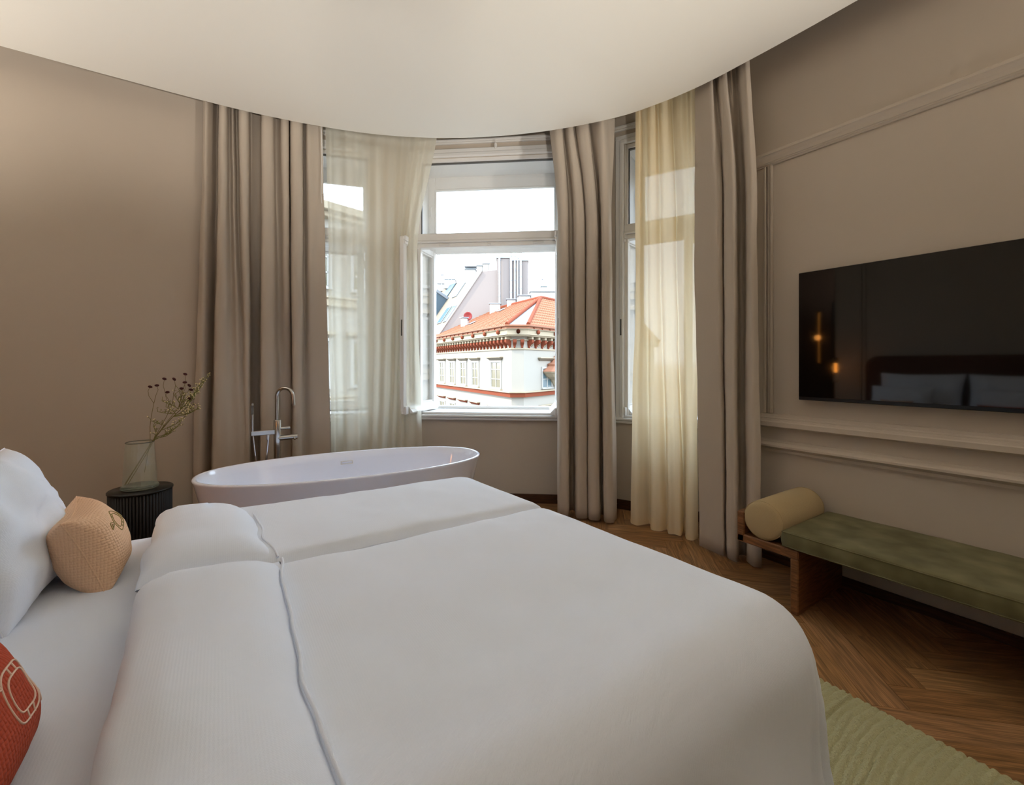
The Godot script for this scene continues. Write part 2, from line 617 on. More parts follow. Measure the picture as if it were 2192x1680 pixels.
func herringbone(fl: Node3D) -> void:
	var w := 0.135
	var n := 5
	var ep := Vector2(1, 1).normalized()
	var eq := Vector2(1, -1).normalized()
	var o := Vector2(2.161, -0.541)
	var room := PackedVector2Array([Vector2(0.75, -3.7), Vector2(2.2, -3.5), Vector2(2.9, -2.93), Vector2(3.4, -1.9), Vector2(3.04, -1.7), Vector2(3.04, 0.9), Vector2(0.75, 0.9)])
	var thick := 0.014
	var r2 := RandomNumberGenerator.new()
	r2.seed = 4
	for i in range(-46, 46):
		for m in range(-6, 7):
			for kind in 2:
				var p0: float
				var q0: float
				var dp: float
				var dq: float
				if kind == 0:
					p0 = i + 2 * n * m
					q0 = i
					dp = n
					dq = 1
				else:
					p0 = i
					q0 = i - 2 * n + 1 + 2 * n * m
					dp = 1
					dq = n
				var g := 0.005
				var c := [Vector2(p0 + g, q0 + g), Vector2(p0 + dp - g, q0 + g), Vector2(p0 + dp - g, q0 + dq - g), Vector2(p0 + g, q0 + dq - g)]
				var pts := PackedVector2Array()
				for k in c:
					pts.append(o + ep * k.x * w + eq * k.y * w)
				for got in Geometry2D.intersect_polygons(pts, room):
					var st := new_st()
					flat(st)
					var la := ep if kind == 0 else eq
					var lb := eq if kind == 0 else ep
					var off := Vector2(r2.randf(), r2.randf())
					var poly: PackedVector2Array = got
					var idx := Geometry2D.triangulate_polygon(poly)
					var top := -r2.randf() * 0.0006
					for t in range(0, idx.size(), 3):
						var tr := [poly[idx[t]], poly[idx[t + 1]], poly[idx[t + 2]]]
						if (tr[1] - tr[0]).cross(tr[2] - tr[0]) > 0:
							tr = [tr[0], tr[2], tr[1]]
						for v in [tr[0], tr[2], tr[1]]:
							st.set_uv(Vector2(la.dot(v) / 1.4, lb.dot(v) / 0.55) + off)
							st.add_vertex(Vector3(v.x, top, v.y))
					for t in poly.size():
						var a := poly[t]
						var b := poly[(t + 1) % poly.size()]
						st.set_uv(off)
						quad(st, Vector3(b.x, -thick, b.y), Vector3(a.x, -thick, a.y), Vector3(a.x, top, a.y), Vector3(b.x, top, b.y))
					part("plank", st, M.grains[r2.randi() % 5], fl)

# ---------------------------------------------------------------- the bay's box windows
func build_windows() -> void:
	box_window("window_1", facet(18, along(18, CORNER_FAR, -0.916)), 1.10, 0.0, 0.0, "tall white box window behind the long sheer curtain")
	box_window("window_2", facet(39, along(39, CORNER_FAR, 0.76)), 1.40, 101.5, 91.0, "wide white box window with both casements swung open")
	box_window("window_3", facet(64, along(64, CORNER_NEAR, 0.722)), 0.95, 102.0, 0.0, "white box window behind the cream sheer with one casement open")

func box_window(called: String, xf: Transform3D, wide: float, left_open: float, right_open: float, label: String) -> void:
	var w := Node3D.new()
	w.name = called
	add_child(w)
	w.transform = xf
	w.set_meta("kind", "structure")
	tag(w, label, "window")
	var h := wide / 2
	var st := new_st()
	for s in [-1.0, 1.0]:
		box(st, Vector3(s * h, 0.80, 0), Vector3(s * (h + 0.075), 3.34, 0.02), 0.005)
		box(st, Vector3(s * h, 0.80, 0), Vector3(s * (h + 0.034), 3.30, 0.034), 0.006)
		box(st, Vector3(s * (h - 0.032), 0.84, -0.062), Vector3(s * h, 3.26, 0.0), 0.004)
	box(st, Vector3(-h - 0.075, 3.30, 0), Vector3(h + 0.075, 3.34, 0.026), 0.005)
	box(st, Vector3(-h - 0.03, 3.262, 0), Vector3(h + 0.03, 3.30, 0.036), 0.006)
	box(st, Vector3(-h, 3.228, -0.062), Vector3(h, 3.262, 0.0), 0.004)
	part("inner_frame", st, M.white, w)
	st = new_st()
	box(st, Vector3(-h, 2.475, -0.075), Vector3(h, 2.545, 0.012), 0.006)
	box(st, Vector3(-h, 2.455, -0.075), Vector3(h, 2.475, 0.024), 0.005)
	box(st, Vector3(-h, 2.413, -0.075), Vector3(h, 2.455, 0.004), 0.006)
	part("transom_bar", st, M.white, w)
	for x in [-0.62, 0.0, 0.66]:
		st = new_st()
		if x == 0.0:
			box(st, Vector3(-0.016, 2.425, 0.004), Vector3(0.016, 2.437, 0.02), 0.003)
		else:
			box(st, Vector3(x * h - 0.05, 2.43, 0.004), Vector3(x * h + 0.05, 2.445, 0.016), 0.004)
		part("lock_plate", st, M.white_soft, w)
	st = new_st()
	box(st, Vector3(-h + 0.03, 2.545, -0.038), Vector3(h - 0.03, 3.228, -0.033))
	part("transom_pane", st, M.glass, w)
	st = new_st()
	box(st, Vector3(-h + 0.032, 3.220, -0.05), Vector3(h - 0.032, 3.229, -0.02), 0.001)
	box(st, Vector3(-h + 0.032, 2.544, -0.05), Vector3(h - 0.032, 2.550, -0.02), 0.001)
	for s in [-1.0, 1.0]:
		box(st, Vector3(s * (h - 0.031), 2.545, -0.05), Vector3(s * (h - 0.039), 3.228, -0.02), 0.001)
	part("gasket", st, M.gasket, w)
	st = new_st()
	for s in [-1.0, 1.0]:
		box(st, Vector3(s * (h - 0.012), 0.82, -0.42), Vector3(s * h, 3.26, -0.06))
	box(st, Vector3(-h, 3.235, -0.42), Vector3(h, 3.26, -0.06))
	box(st, Vector3(-h, 0.80, -0.42), Vector3(h, 0.838, 0.0))
	part("lining", st, M.white_soft, w)
	st = new_st()
	for s in [-1.0, 1.0]:
		box(st, Vector3(s * (h - 0.075), 0.80, -0.42), Vector3(s * h, 3.26, -0.36), 0.005)
		box(st, Vector3(s * (h - 0.092), 2.56, -0.385), Vector3(s * (h - 0.075), 3.11, -0.355), 0.004)
	box(st, Vector3(-h + 0.075, 3.11, -0.42), Vector3(h - 0.075, 3.26, -0.36), 0.005)
	box(st, Vector3(-h + 0.075, 3.093, -0.385), Vector3(h - 0.075, 3.11, -0.352), 0.004)
	box(st, Vector3(-h + 0.075, 2.448, -0.42), Vector3(h - 0.075, 2.56, -0.36), 0.005)
	box(st, Vector3(-h + 0.075, 0.80, -0.42), Vector3(h - 0.075, 0.868, -0.36), 0.005)
	part("outer_frame", st, M.white, w)
	st = new_st()
	box(st, Vector3(-h + 0.075, 2.56, -0.392), Vector3(h - 0.075, 3.11, -0.387))
	part("upper_pane", st, M.glass, w)
	st = new_st()
	box(st, Vector3(-h - 0.09, 0.772, -0.01), Vector3(h + 0.09, 0.80, 0.04), 0.008)
	box(st, Vector3(-h - 0.075, 0.80, -0.01), Vector3(h + 0.075, 0.822, 0.058), 0.009)
	box(st, Vector3(-h - 0.0, 0.822, -0.06), Vector3(h + 0.0, 0.845, 0.02), 0.006)
	part("sill", st, M.white, w)
	# a small wire latch on the transom's stile
	st = new_st()
	tube(st, [Vector3(-h + 0.055, 2.92, -0.348), Vector3(-h + 0.045, 2.92, -0.32), Vector3(-h + 0.045, 2.85, -0.312), Vector3(-h + 0.052, 2.81, -0.32)], 0.005)
	part("latch", st, M.white, w)
	st = new_st()
	box(st, Vector3(0.05, 3.32, 0.02), Vector3(0.075, 3.365, 0.045), 0.004)
	tube(st, [Vector3(0.062, 3.36, 0.04), Vector3(0.062, 3.385, 0.05), Vector3(0.052, 3.395, 0.05)], 0.004)
	part("blind_bracket", st, M.white_soft, w)
	var ws := (wide - 0.15) / 2 + 0.012
	for s in [-1.0, 1.0]:
		casement(w, s, ws, Vector3(s * (h - 0.082), 0.845, -0.372), left_open if s < 0 else right_open)

func casement(w: Node3D, s: float, ws: float, at: Vector3, open: float) -> void:  # s = -1: hung on the left
	var d := -s
	var hh := 1.615
	var st := new_st()
	var lay := [[0.0, 0.05], [0.05, ws - 0.05], [ws - 0.05, ws]]
	box(st, Vector3(0, 0, 0), Vector3(d * 0.052, hh, 0.046), 0.005)
	box(st, Vector3(d * (ws - 0.052), 0, 0), Vector3(d * ws, hh, 0.046), 0.005)
	box(st, Vector3(d * (ws - 0.012), 0.02, 0.0), Vector3(d * (ws + 0.006), hh - 0.02, 0.03), 0.004)
	box(st, Vector3(d * 0.052, 0, 0), Vector3(d * (ws - 0.052), 0.075, 0.046), 0.005)
	box(st, Vector3(d * 0.052, hh - 0.055, 0), Vector3(d * (ws - 0.052), hh, 0.046), 0.005)
	for y in [[0.075, 0.09], [hh - 0.07, hh - 0.055]]:
		box(st, Vector3(d * 0.052, y[0], 0.008), Vector3(d * (ws - 0.052), y[1], 0.036), 0.003)
	for x in [[0.052, 0.066], [ws - 0.066, ws - 0.052]]:
		box(st, Vector3(d * x[0], 0.075, 0.008), Vector3(d * x[1], hh - 0.055, 0.036), 0.003)
	var o := part("casement", st, M.white, w, at)
	o.rotation_degrees.y = -open * d
	st = new_st()
	box(st, Vector3(d * 0.055, 0.08, 0.02), Vector3(d * (ws - 0.055), hh - 0.06, 0.025))
	part("pane", st, M.glass, o)
	st = new_st()
	flat(st)
	var a := 0.06
	var pr := PackedVector2Array([Vector2(0, 0.0), Vector2(0.055, 0.0), Vector2(0.058, 0.012), Vector2(0.012, 0.062), Vector2(0, 0.066)])
	var x0 := d * a
	var x1 := d * (ws - a)
	if d > 0:
		moulding(st, pr, Vector3(x0, 0.004, 0), Vector3(x1, 0.004, 0), Vector3(0, 0, -1), Vector3.UP)
	else:
		moulding(st, pr, Vector3(x1, 0.004, 0), Vector3(x0, 0.004, 0), Vector3(0, 0, -1), Vector3.UP)
	for x in [x0, x1]:
		for k in range(1, 4):
			tri(st, Vector3(x, 0.004 + pr[0].y, -pr[0].x), Vector3(x, 0.004 + pr[k].y, -pr[k].x), Vector3(x, 0.004 + pr[k + 1].y, -pr[k + 1].x))
	part("weather_bar", st, M.white, o)
	st = new_st()
	box(st, Vector3(d * (ws - 0.052), -0.004, -0.02), Vector3(d * (ws - 0.004), 0.07, 0.0), 0.004)
	box(st, Vector3(d * (ws - 0.06), hh - 0.04, -0.016), Vector3(d * (ws - 0.002), hh + 0.004, 0.0), 0.004)
	box(st, Vector3(d * (ws - 0.055), hh - 0.07, -0.012), Vector3(d * (ws - 0.006), hh - 0.045, 0.0), 0.004)
	part("corner_block", st, M.white, o)
	st = new_st()
	box(st, Vector3(d * (ws - 0.004), hh * 0.44, 0.012), Vector3(d * (ws + 0.009), hh * 0.53, 0.026), 0.002)
	part("lock_slot", st, M.gasket, o)
	st = new_st()
	for y in [0.12, hh - 0.2]:
		tube(st, [Vector3(d * -0.004, y, 0.048), Vector3(d * -0.004, y + 0.08, 0.048)], 0.008)
	part("hinge", st, M.white_soft, o)

# ---------------------------------------------------------------- outdoors
const FA := Vector3(17.727, 0, -26.641)
const FB := Vector3(18.499, 0, -26.18)
const A1 := Vector3(0.093, 0, -0.9957)
const N1 := Vector3(-0.9957, 0, -0.093)
const A2 := Vector3(0.951, 0, -0.309)
const N2 := Vector3(0.309, 0, 0.951)
const NC := Vector3(-0.513, 0, 0.859)

func meet(p: Vector3, a: Vector3, q: Vector3, b: Vector3) -> Vector2:
	var got = Geometry2D.line_intersects_line(Vector2(p.x, p.z), Vector2(a.x, a.z), Vector2(q.x, q.z), Vector2(b.x, b.z))
	return got

func outline(o: float) -> PackedVector2Array:  # the corner building's plan, its street faces moved out by o
	var c := (FB - FA).normalized()
	var k1 := meet(FA + N1 * o, A1, FA + NC * o, c)
	var k2 := meet(FB + NC * o, c, FB + N2 * o, A2)
	var far1 := FA + N1 * o + A1 * 34
	var far2 := FB + N2 * o + A2 * 26
	var in2 := FB + A2 * 26 - N2 * 4.8
	var in1 := FA + A1 * 34 - N1 * 4.8
	return PackedVector2Array([Vector2(far1.x, far1.z), k1, k2, Vector2(far2.x, far2.z), Vector2(in2.x, in2.z), Vector2(in1.x, in1.z)])

func on_wall(n: int, off := 0.0) -> Transform3D:  # x along the facade (to its right as one faces it), z out
	if n == 1:
		return Transform3D(Basis(-A1, Vector3.UP, N1), FA + N1 * off)
	if n == 2:
		return Transform3D(Basis(A2, Vector3.UP, N2), FB + N2 * off)
	return Transform3D(Basis((FB - FA).normalized(), Vector3.UP, NC), FA + NC * off)

func town_window(parent: Node3D, xf: Transform3D, x0: float, x1: float, y0: float, y1: float, cross_y: Array, mullion := true, pane: Material = null, frame: Material = null, depth := 0.10) -> void:
	var st := new_st()
	var f := 0.13
	for x in [[x0 - f, x0], [x1, x1 + f]]:
		box(st, Vector3(x[0], y0, 0), Vector3(x[1], y1, depth), 0.01, xf)
	box(st, Vector3(x0 - f, y1, 0), Vector3(x1 + f, y1 + f, depth), 0.01, xf)
	box(st, Vector3(x0 - f, y0 - 0.1, 0), Vector3(x1 + f, y0, depth + 0.06), 0.01, xf)
	var o := part("window", st, frame if frame else M.pearl, parent)
	st = new_st()
	var t := 0.05
	for x in [x0, x1 - t]:
		box(st, Vector3(x, y0, 0), Vector3(x + t, y1, 0.05), 0.0, xf)
	for y in [y0, y1 - t]:
		box(st, Vector3(x0, y, 0), Vector3(x1, y + t, 0.05), 0.0, xf)
	if mullion:
		box(st, Vector3((x0 + x1) / 2 - 0.045, y0, 0), Vector3((x0 + x1) / 2 + 0.045, y1, 0.05), 0.0, xf)
	for y in cross_y:
		box(st, Vector3(x0, y, 0), Vector3(x1, y + 0.06, 0.05), 0.0, xf)
	part("glazing_bars", st, M.pearl, o)
	st = new_st()
	box(st, Vector3(x0, y0, 0), Vector3(x1, y1, 0.015), 0.0, xf)
	part("pane", st, pane if pane else M.dark_pane, o)

func pediment(parent: Node3D, xf: Transform3D, x0: float, x1: float, y: float, under: Material) -> void:
	var st := new_st()
	box(st, Vector3(x0, y + 0.18, 0), Vector3(x1, y + 0.26, 0.30), 0.02, xf)
	part("window_hood", st, M.cream_trim, parent)
	st = new_st()
	flat(st)
	var a := 0.16
	quad(st, xf * Vector3(x0 + a, y, 0.06), xf * Vector3(x1 - a, y, 0.06), xf * Vector3(x1, y + 0.18, 0.27), xf * Vector3(x0, y + 0.18, 0.27))
	tri(st, xf * Vector3(x0 + a, y, 0.06), xf * Vector3(x0, y + 0.18, 0.27), xf * Vector3(x0, y + 0.18, 0.0))
	tri(st, xf * Vector3(x1 - a, y, 0.06), xf * Vector3(x1, y + 0.18, 0.0), xf * Vector3(x1, y + 0.18, 0.27))
	box(st, Vector3(x0 + a, y, 0), Vector3(x1 - a, y + 0.18, 0.06), 0.0, xf)
	part("hood_moulding", st, under, parent)

func roof_plane(st: SurfaceTool, e0: Vector3, r0: Vector3, e1: Vector3, r1: Vector3, rows: int, cols: int) -> void:  # pantiles between an eave e0-e1 and a ridge r0-r1
	soft(st)
	var n := (e1 - e0).cross(r0 - e0).normalized()
	if n.y < 0:
		n = -n
	var pt := func(i: int, j: int, lift: float) -> Vector3:
		var s := float(j) / rows
		var a := e0.lerp(r0, s)
		var b := e1.lerp(r1, s)
		var wave := 0.05 * absf(sin(PI * i / 4.0))
		return a.lerp(b, float(i) / cols) + n * (lift + wave)
	for j in rows:
		for i in cols:
			var a: Vector3 = pt.call(i, j, 0.055)
			var b: Vector3 = pt.call(i + 1, j, 0.055)
			var c: Vector3 = pt.call(i + 1, j + 1, 0.0)
			var d: Vector3 = pt.call(i, j + 1, 0.0)
			if (b - a).cross(d - a).dot(n) > 0:
				quad(st, a, b, c, d)
			else:
				quad(st, b, a, d, c)
			var e: Vector3 = pt.call(i, j, -0.02)
			var f: Vector3 = pt.call(i + 1, j, -0.02)
			quad(st, e, f, b, a)

func build_outdoors() -> void:
	var st := new_st()
	box(st, Vector3(-60, -13.3, -120), Vector3(120, -13.0, 40))
	struct("street", st, M.asphalt, "grey street far below the windows", "street")
	# unseen rest of the hotel around this room, built to screen the sky
	var body := PackedVector2Array([Vector2(-22, -4.62), Vector2(0.0, -4.64), Vector2(1.5, -4.78), Vector2(3.3, -3.62), Vector2(3.97, -1.9), Vector2(3.52, 16), Vector2(-22, 16)])
	for y in [[-13.0, -0.13, "storeys below the room, out of view, screening the sky"], [3.96, 8.5, "storeys above the room, out of view, screening the sky"]]:
		st = new_st()
		slab(st, body, y[0], y[1])
		struct("unseen_outer_wall", st, M.unseen_outer_wall, "hotel " + y[2], "wall")
	st = new_st()
	box(st, Vector3(-22, -0.12, -4.62), Vector3(-3.97, 3.95, 16))
	box(st, Vector3(-3.96, -0.12, 2.97), Vector3(3.5, 3.95, 16))
	struct("unseen_outer_wall", st, M.unseen_outer_wall, "unseen hotel rooms beside this room, screening the sky", "wall")
	corner_building()
	mansard_building()
	house_across()
	house_reflected()

func corner_building() -> void:
	var base := FA + Vector3(0, -13, 0)
	var g := thing("corner_building", "cream corner house with a red tiled hip roof and terracotta brackets", "building")
	var st := new_st()
	slab(st, outline(0), -13, 3.9)
	part("wall", st, M.cream, g)
	st = new_st()
	slab(st, outline(0.20), -1.12, -0.80)
	part("string_course", st, M.terracotta, g)
	st = new_st()
	slab(st, outline(0.30), -0.80, -0.70)
	part("ledge", st, M.cream_trim, g)
	st = new_st()
	slab(st, outline(0.08), 2.36, 2.48)
	slab(st, outline(0.12), 3.02, 3.10)
	slab(st, outline(0.50), 3.30, 3.40)
	slab(st, outline(0.62), 3.40, 3.50)
	slab(st, outline(0.56), 3.50, 3.78)
	slab(st, outline(0.66), 3.78, 3.84)
	part("cornice", st, M.cream_trim, g)
	st = new_st()
	slab(st, outline(0.80), 4.02, 4.12)
	slab(st, outline(0.74), 3.98, 4.02)
	part("gutter", st, M.copper, g)
	st = new_st()
	flat(st)
	var lo := outline(0.70)
	var hi := outline(0.62)
	for k in 3:
		quad(st, Vector3(lo[k + 1].x, 3.84, lo[k + 1].y), Vector3(lo[k].x, 3.84, lo[k].y), Vector3(hi[k].x, 4.0, hi[k].y), Vector3(hi[k + 1].x, 4.0, hi[k + 1].y))
	part("copper_apron", st, M.copper, g)
	# brackets, the blocks above them, knobs along the fascia and seams of the copper apron
	var br := bracket_mesh()
	var bl := new_st()
	box(bl, Vector3(-0.12, 3.10, 0), Vector3(0.12, 3.30, 0.42), 0.02)
	bl.generate_normals()
	var blm := bl.commit()
	var kn := SphereMesh.new()
	kn.radius = 0.15
	kn.height = 0.34
	kn.radial_segments = 10
	kn.rings = 6
	var seam := new_st()
	box(seam, Vector3(-0.02, 3.84, 0.62), Vector3(0.02, 4.0, 0.75), 0.0)
	seam.generate_normals()
	var smm := seam.commit()
	for n in [1, 2]:
		var xf := on_wall(n)
		var sgn := -1.0 if n == 1 else 1.0
		for k in 34 if n == 1 else 14:
			var x := sgn * (0.15 + 0.64 * k) if n == 1 else 0.55 + 0.86 * k
			for piece in [["bracket", br, M.terracotta], ["dentil", blm, M.cream_trim]]:
				var o := put(piece[0], piece[1], piece[2], g)
				o.transform = xf * Transform3D(Basis(), Vector3(x, 0, 0))
		for k in 11 if n == 1 else 4:
			var o := put("cornice_knob", kn, M.terracotta, g)
			o.transform = xf * Transform3D(Basis(), Vector3(sgn * (0.9 + 2.35 * k), 3.64, 0.66))
		for k in 24 if n == 1 else 10:
			var o := put("apron_seam", smm, M.terracotta, g)
			o.transform = xf * Transform3D(Basis(), Vector3(sgn * (0.3 + 1.05 * k), 0, 0))
	for k in 2:
		var o := put("bracket", br, M.terracotta, g)
		o.transform = on_wall(3) * Transform3D(Basis(), Vector3(0.22 + 0.55 * k, 0, 0))
		o = put("cornice_knob", kn, M.terracotta, g)
		o.transform = on_wall(3) * Transform3D(Basis(), Vector3(0.45, 3.64, 0.66))
	# the plain raised corner strip that ends in a curve
	# windows of the left facade
	var w1 := on_wall(1)
	for u in [[15.6, 14.24], [12.66, 11.39], [9.86, 8.53], [7.13, 5.83], [3.33, 1.65], [18.5, 17.15], [21.4, 20.05], [24.3, 22.95]]:
		town_window(g, w1, -u[0], -u[1], -0.55, 1.44, [0.1, 0.85], true)
		pediment(g, w1, -u[0] - 0.45, -u[1] + 0.30, 1.60, M.sandy)
		town_window(g, w1, -u[0], -u[1], -4.8, -2.52, [-3.2], true)
		pediment(g, w1, -u[0] - 0.40, -u[1] + 0.26, -2.16, M.terracotta)
		st = new_st()
		box(st, Vector3(-u[0] - 0.34, -0.70, 0), Vector3(-u[1] + 0.2, -0.62, 0.2), 0.01, w1)
		part("window_sill", st, M.cream_trim, g)
	var w2 := on_wall(2)
	for u in [2.37, 7.2, 10.5]:
		town_window(g, w2, u, u + 1.3, -0.55, 0.95, [0.1], true, M.blue_pane)
		pediment(g, w2, u - 0.6, u + 1.9, 1.55, M.sandy)
		town_window(g, w2, u, u + 1.3, -4.8, -2.5, [-3.2], true, M.blue_pane)
		pediment(g, w2, u - 0.5, u + 1.8, -2.1, M.cream_trim)
	# pierced rosettes between the right brackets
	var ros := rosette_mesh()
	for k in 6:
		var o := put("rosette", ros, M.cream_trim, g)
		o.transform = w2 * Transform3D(Basis(), Vector3(0.98 + 0.86 * k, 2.78, 0.03))
	# the oriel's copper roof
	st = new_st()
	lathe(st, PackedVector2Array([Vector2(1.0, -0.4), Vector2(1.3, 0.05), Vector2(1.9, 0.3), Vector2(2.2, 0.55), Vector2(2.35, 0.62), Vector2(2.4, 0.72), Vector2(0.0, 0.73)]), 16, w2 * Transform3D(Basis(), Vector3(4.75, 0, 0.2)), 1, 0.6, false)
	part("oriel_cornice", st, M.cream_trim, g)
	st = new_st()
	lathe(st, PackedVector2Array([Vector2(2.5, 0.72), Vector2(1.75, 1.14), Vector2(0.0, 1.15)]), 16, w2 * Transform3D(Basis(), Vector3(4.75, 0, 0.2)), 1, 0.6, false)
	part("oriel_roof", st, M.copper, g)
	st = new_st()
	lathe(st, PackedVector2Array([Vector2(1.7, 1.15), Vector2(1.75, 1.3), Vector2(1.3, 1.42), Vector2(0.9, 1.85), Vector2(0.0, 2.3)]), 16, w2 * Transform3D(Basis(), Vector3(4.75, 0, 0.2)), 1, 0.6, false)
	part("oriel_cap", st, M.copper, g)
	# roof: two tiled slopes, the pale sheet on the cut corner between them and the ridge tiles
	var eo := outline(0.60)
	var e1 := Vector3(eo[1].x, 4.10, eo[1].y)
	var e2 := Vector3(eo[2].x, 4.10, eo[2].y)
	var apex := Vector3(23.435, 7.065, -30.571)
	var far1 := Vector3(eo[0].x, 4.10, eo[0].y)
	var far2 := Vector3(eo[3].x, 4.10, eo[3].y)
	var ridge1 := apex + A1 * 29
	var ridge2 := apex + A2 * 22
	st = new_st()
	roof_plane(st, e1, apex, far1, ridge1, 18, 480)
	var tl := part("roof_tiles", st, M.tile, g)
	tl.set_meta("kind", "stuff")
	st = new_st()
	roof_plane(st, e2, apex, far2, ridge2, 12, 320)
	tl = part("roof_tiles", st, M.tile, g)
	tl.set_meta("kind", "stuff")
	st = new_st()
	flat(st)
	tri(st, e1, e2, apex)
	tri(st, far1, apex, ridge1)
	part("roof_sheet", st, M.zinc, g)
	for e in [[e1, apex], [e2, apex], [apex, ridge1], [apex, ridge2]]:
		st = new_st()
		tube(st, [e[0] + Vector3(0, 0.06, 0), e[1] + Vector3(0, 0.06, 0)], 0.15, 0.15, 10)
		part("hip_tiles", st, M.terracotta, g)
	st = new_st()
	for f in [[0.30, 0.62, 10.6], [0.72, 0.86, 9.3]]:
		var s0: float = f[0]
		var q := func(u: float, s: float) -> Vector3:
			var eu := e1 + A1 * u
			return eu.lerp(eu + (apex - e1) - A1 * (apex - e1).dot(A1), s) + Vector3(-0.05, 0.12, 0)
		flat(st)
		quad(st, q.call(f[2] + 1.0, s0), q.call(f[2], s0), q.call(f[2], s0 + 0.10), q.call(f[2] + 1.0, s0 + 0.10))
	part("roof_hatch", st, M.zinc, g)
	# the dish on the roof
	var dish := thing("satellite_dish", "round red satellite dish on a mast above the tiled roof", "satellite dish")
	st = new_st()
	lathe(st, PackedVector2Array([Vector2(0.0, -0.10), Vector2(0.16, -0.085), Vector2(0.32, -0.035), Vector2(0.42, 0.02), Vector2(0.425, 0.035), Vector2(0.32, -0.015), Vector2(0.0, -0.08)]), 24, Transform3D(Basis.looking_at(Vector3(-0.60, -0.1, 0.8).normalized()) * Basis(Vector3.RIGHT, -PI / 2), Vector3(20.42, 6.02, -38.45)))
	part("reflector", st, M.red, dish)
	st = new_st()
	tube(st, [Vector3(20.55, 4.95, -38.6), Vector3(20.55, 6.5, -38.6)], 0.035)
	part("mast", st, M.pipe, dish)
	st = new_st()
	tube(st, [Vector3(20.42, 5.7, -38.4), Vector3(20.15, 5.75, -38.0)], 0.025)
	part("feed_arm", st, M.pipe, dish)
	var vent := thing("roof_vent", "small white vent box on the tiled roof beside the red dish", "roof vent")
	st = new_st()
	box(st, Vector3(19.6, 4.9, -38.4), Vector3(20.1, 5.75, -37.9), 0.02)
	part("vent_body", st, M.pearl, vent)
	st = new_st()
	box(st, Vector3(19.5, 5.75, -38.5), Vector3(20.2, 5.85, -37.8), 0.02)
	part("vent_cap", st, M.zinc, vent)

func bracket_mesh() -> Mesh:
	var st := new_st()
	flat(st)
	var prof := [Vector2(0.0, 2.46), Vector2(0.06, 2.44), Vector2(0.12, 2.50), Vector2(0.14, 2.64), Vector2(0.22, 2.74), Vector2(0.36, 2.80), Vector2(0.44, 2.90), Vector2(0.44, 3.08), Vector2(0.0, 3.08)]
	var wd := 0.13
	for i in prof.size() - 1:
		var a: Vector2 = prof[i]
		var b: Vector2 = prof[i + 1]
		var wa := wd * clampf((a.y - 2.40) / 0.35, 0.45, 1.0)
		var wb := wd * clampf((b.y - 2.40) / 0.35, 0.45, 1.0)
		quad(st, Vector3(-wa, a.y, a.x), Vector3(wa, a.y, a.x), Vector3(wb, b.y, b.x), Vector3(-wb, b.y, b.x))
		for s in [-1.0, 1.0]:
			if s > 0:
				quad(st, Vector3(wa, a.y, a.x), Vector3(wa, a.y, 0), Vector3(wb, b.y, 0), Vector3(wb, b.y, b.x))
			else:
				quad(st, Vector3(-wa, a.y, 0), Vector3(-wa, a.y, a.x), Vector3(-wb, b.y, b.x), Vector3(-wb, b.y, 0))
	st.generate_normals()
	return st.commit()

func rosette_mesh() -> Mesh:
	var st := new_st()
	var ring := []
	for k in 17:
		ring.append(Vector3(cos(TAU * k / 16) * 0.17, sin(TAU * k / 16) * 0.17, 0))
	tube(st, ring, 0.025, -1, 6, false)
	for k in 8:
		var a := TAU * k / 8
		tube(st, [Vector3(cos(a), sin(a), 0) * 0.04, Vector3(cos(a), sin(a), 0) * 0.16], 0.018, -1, 6)
	st.generate_normals()
	return st.commit()

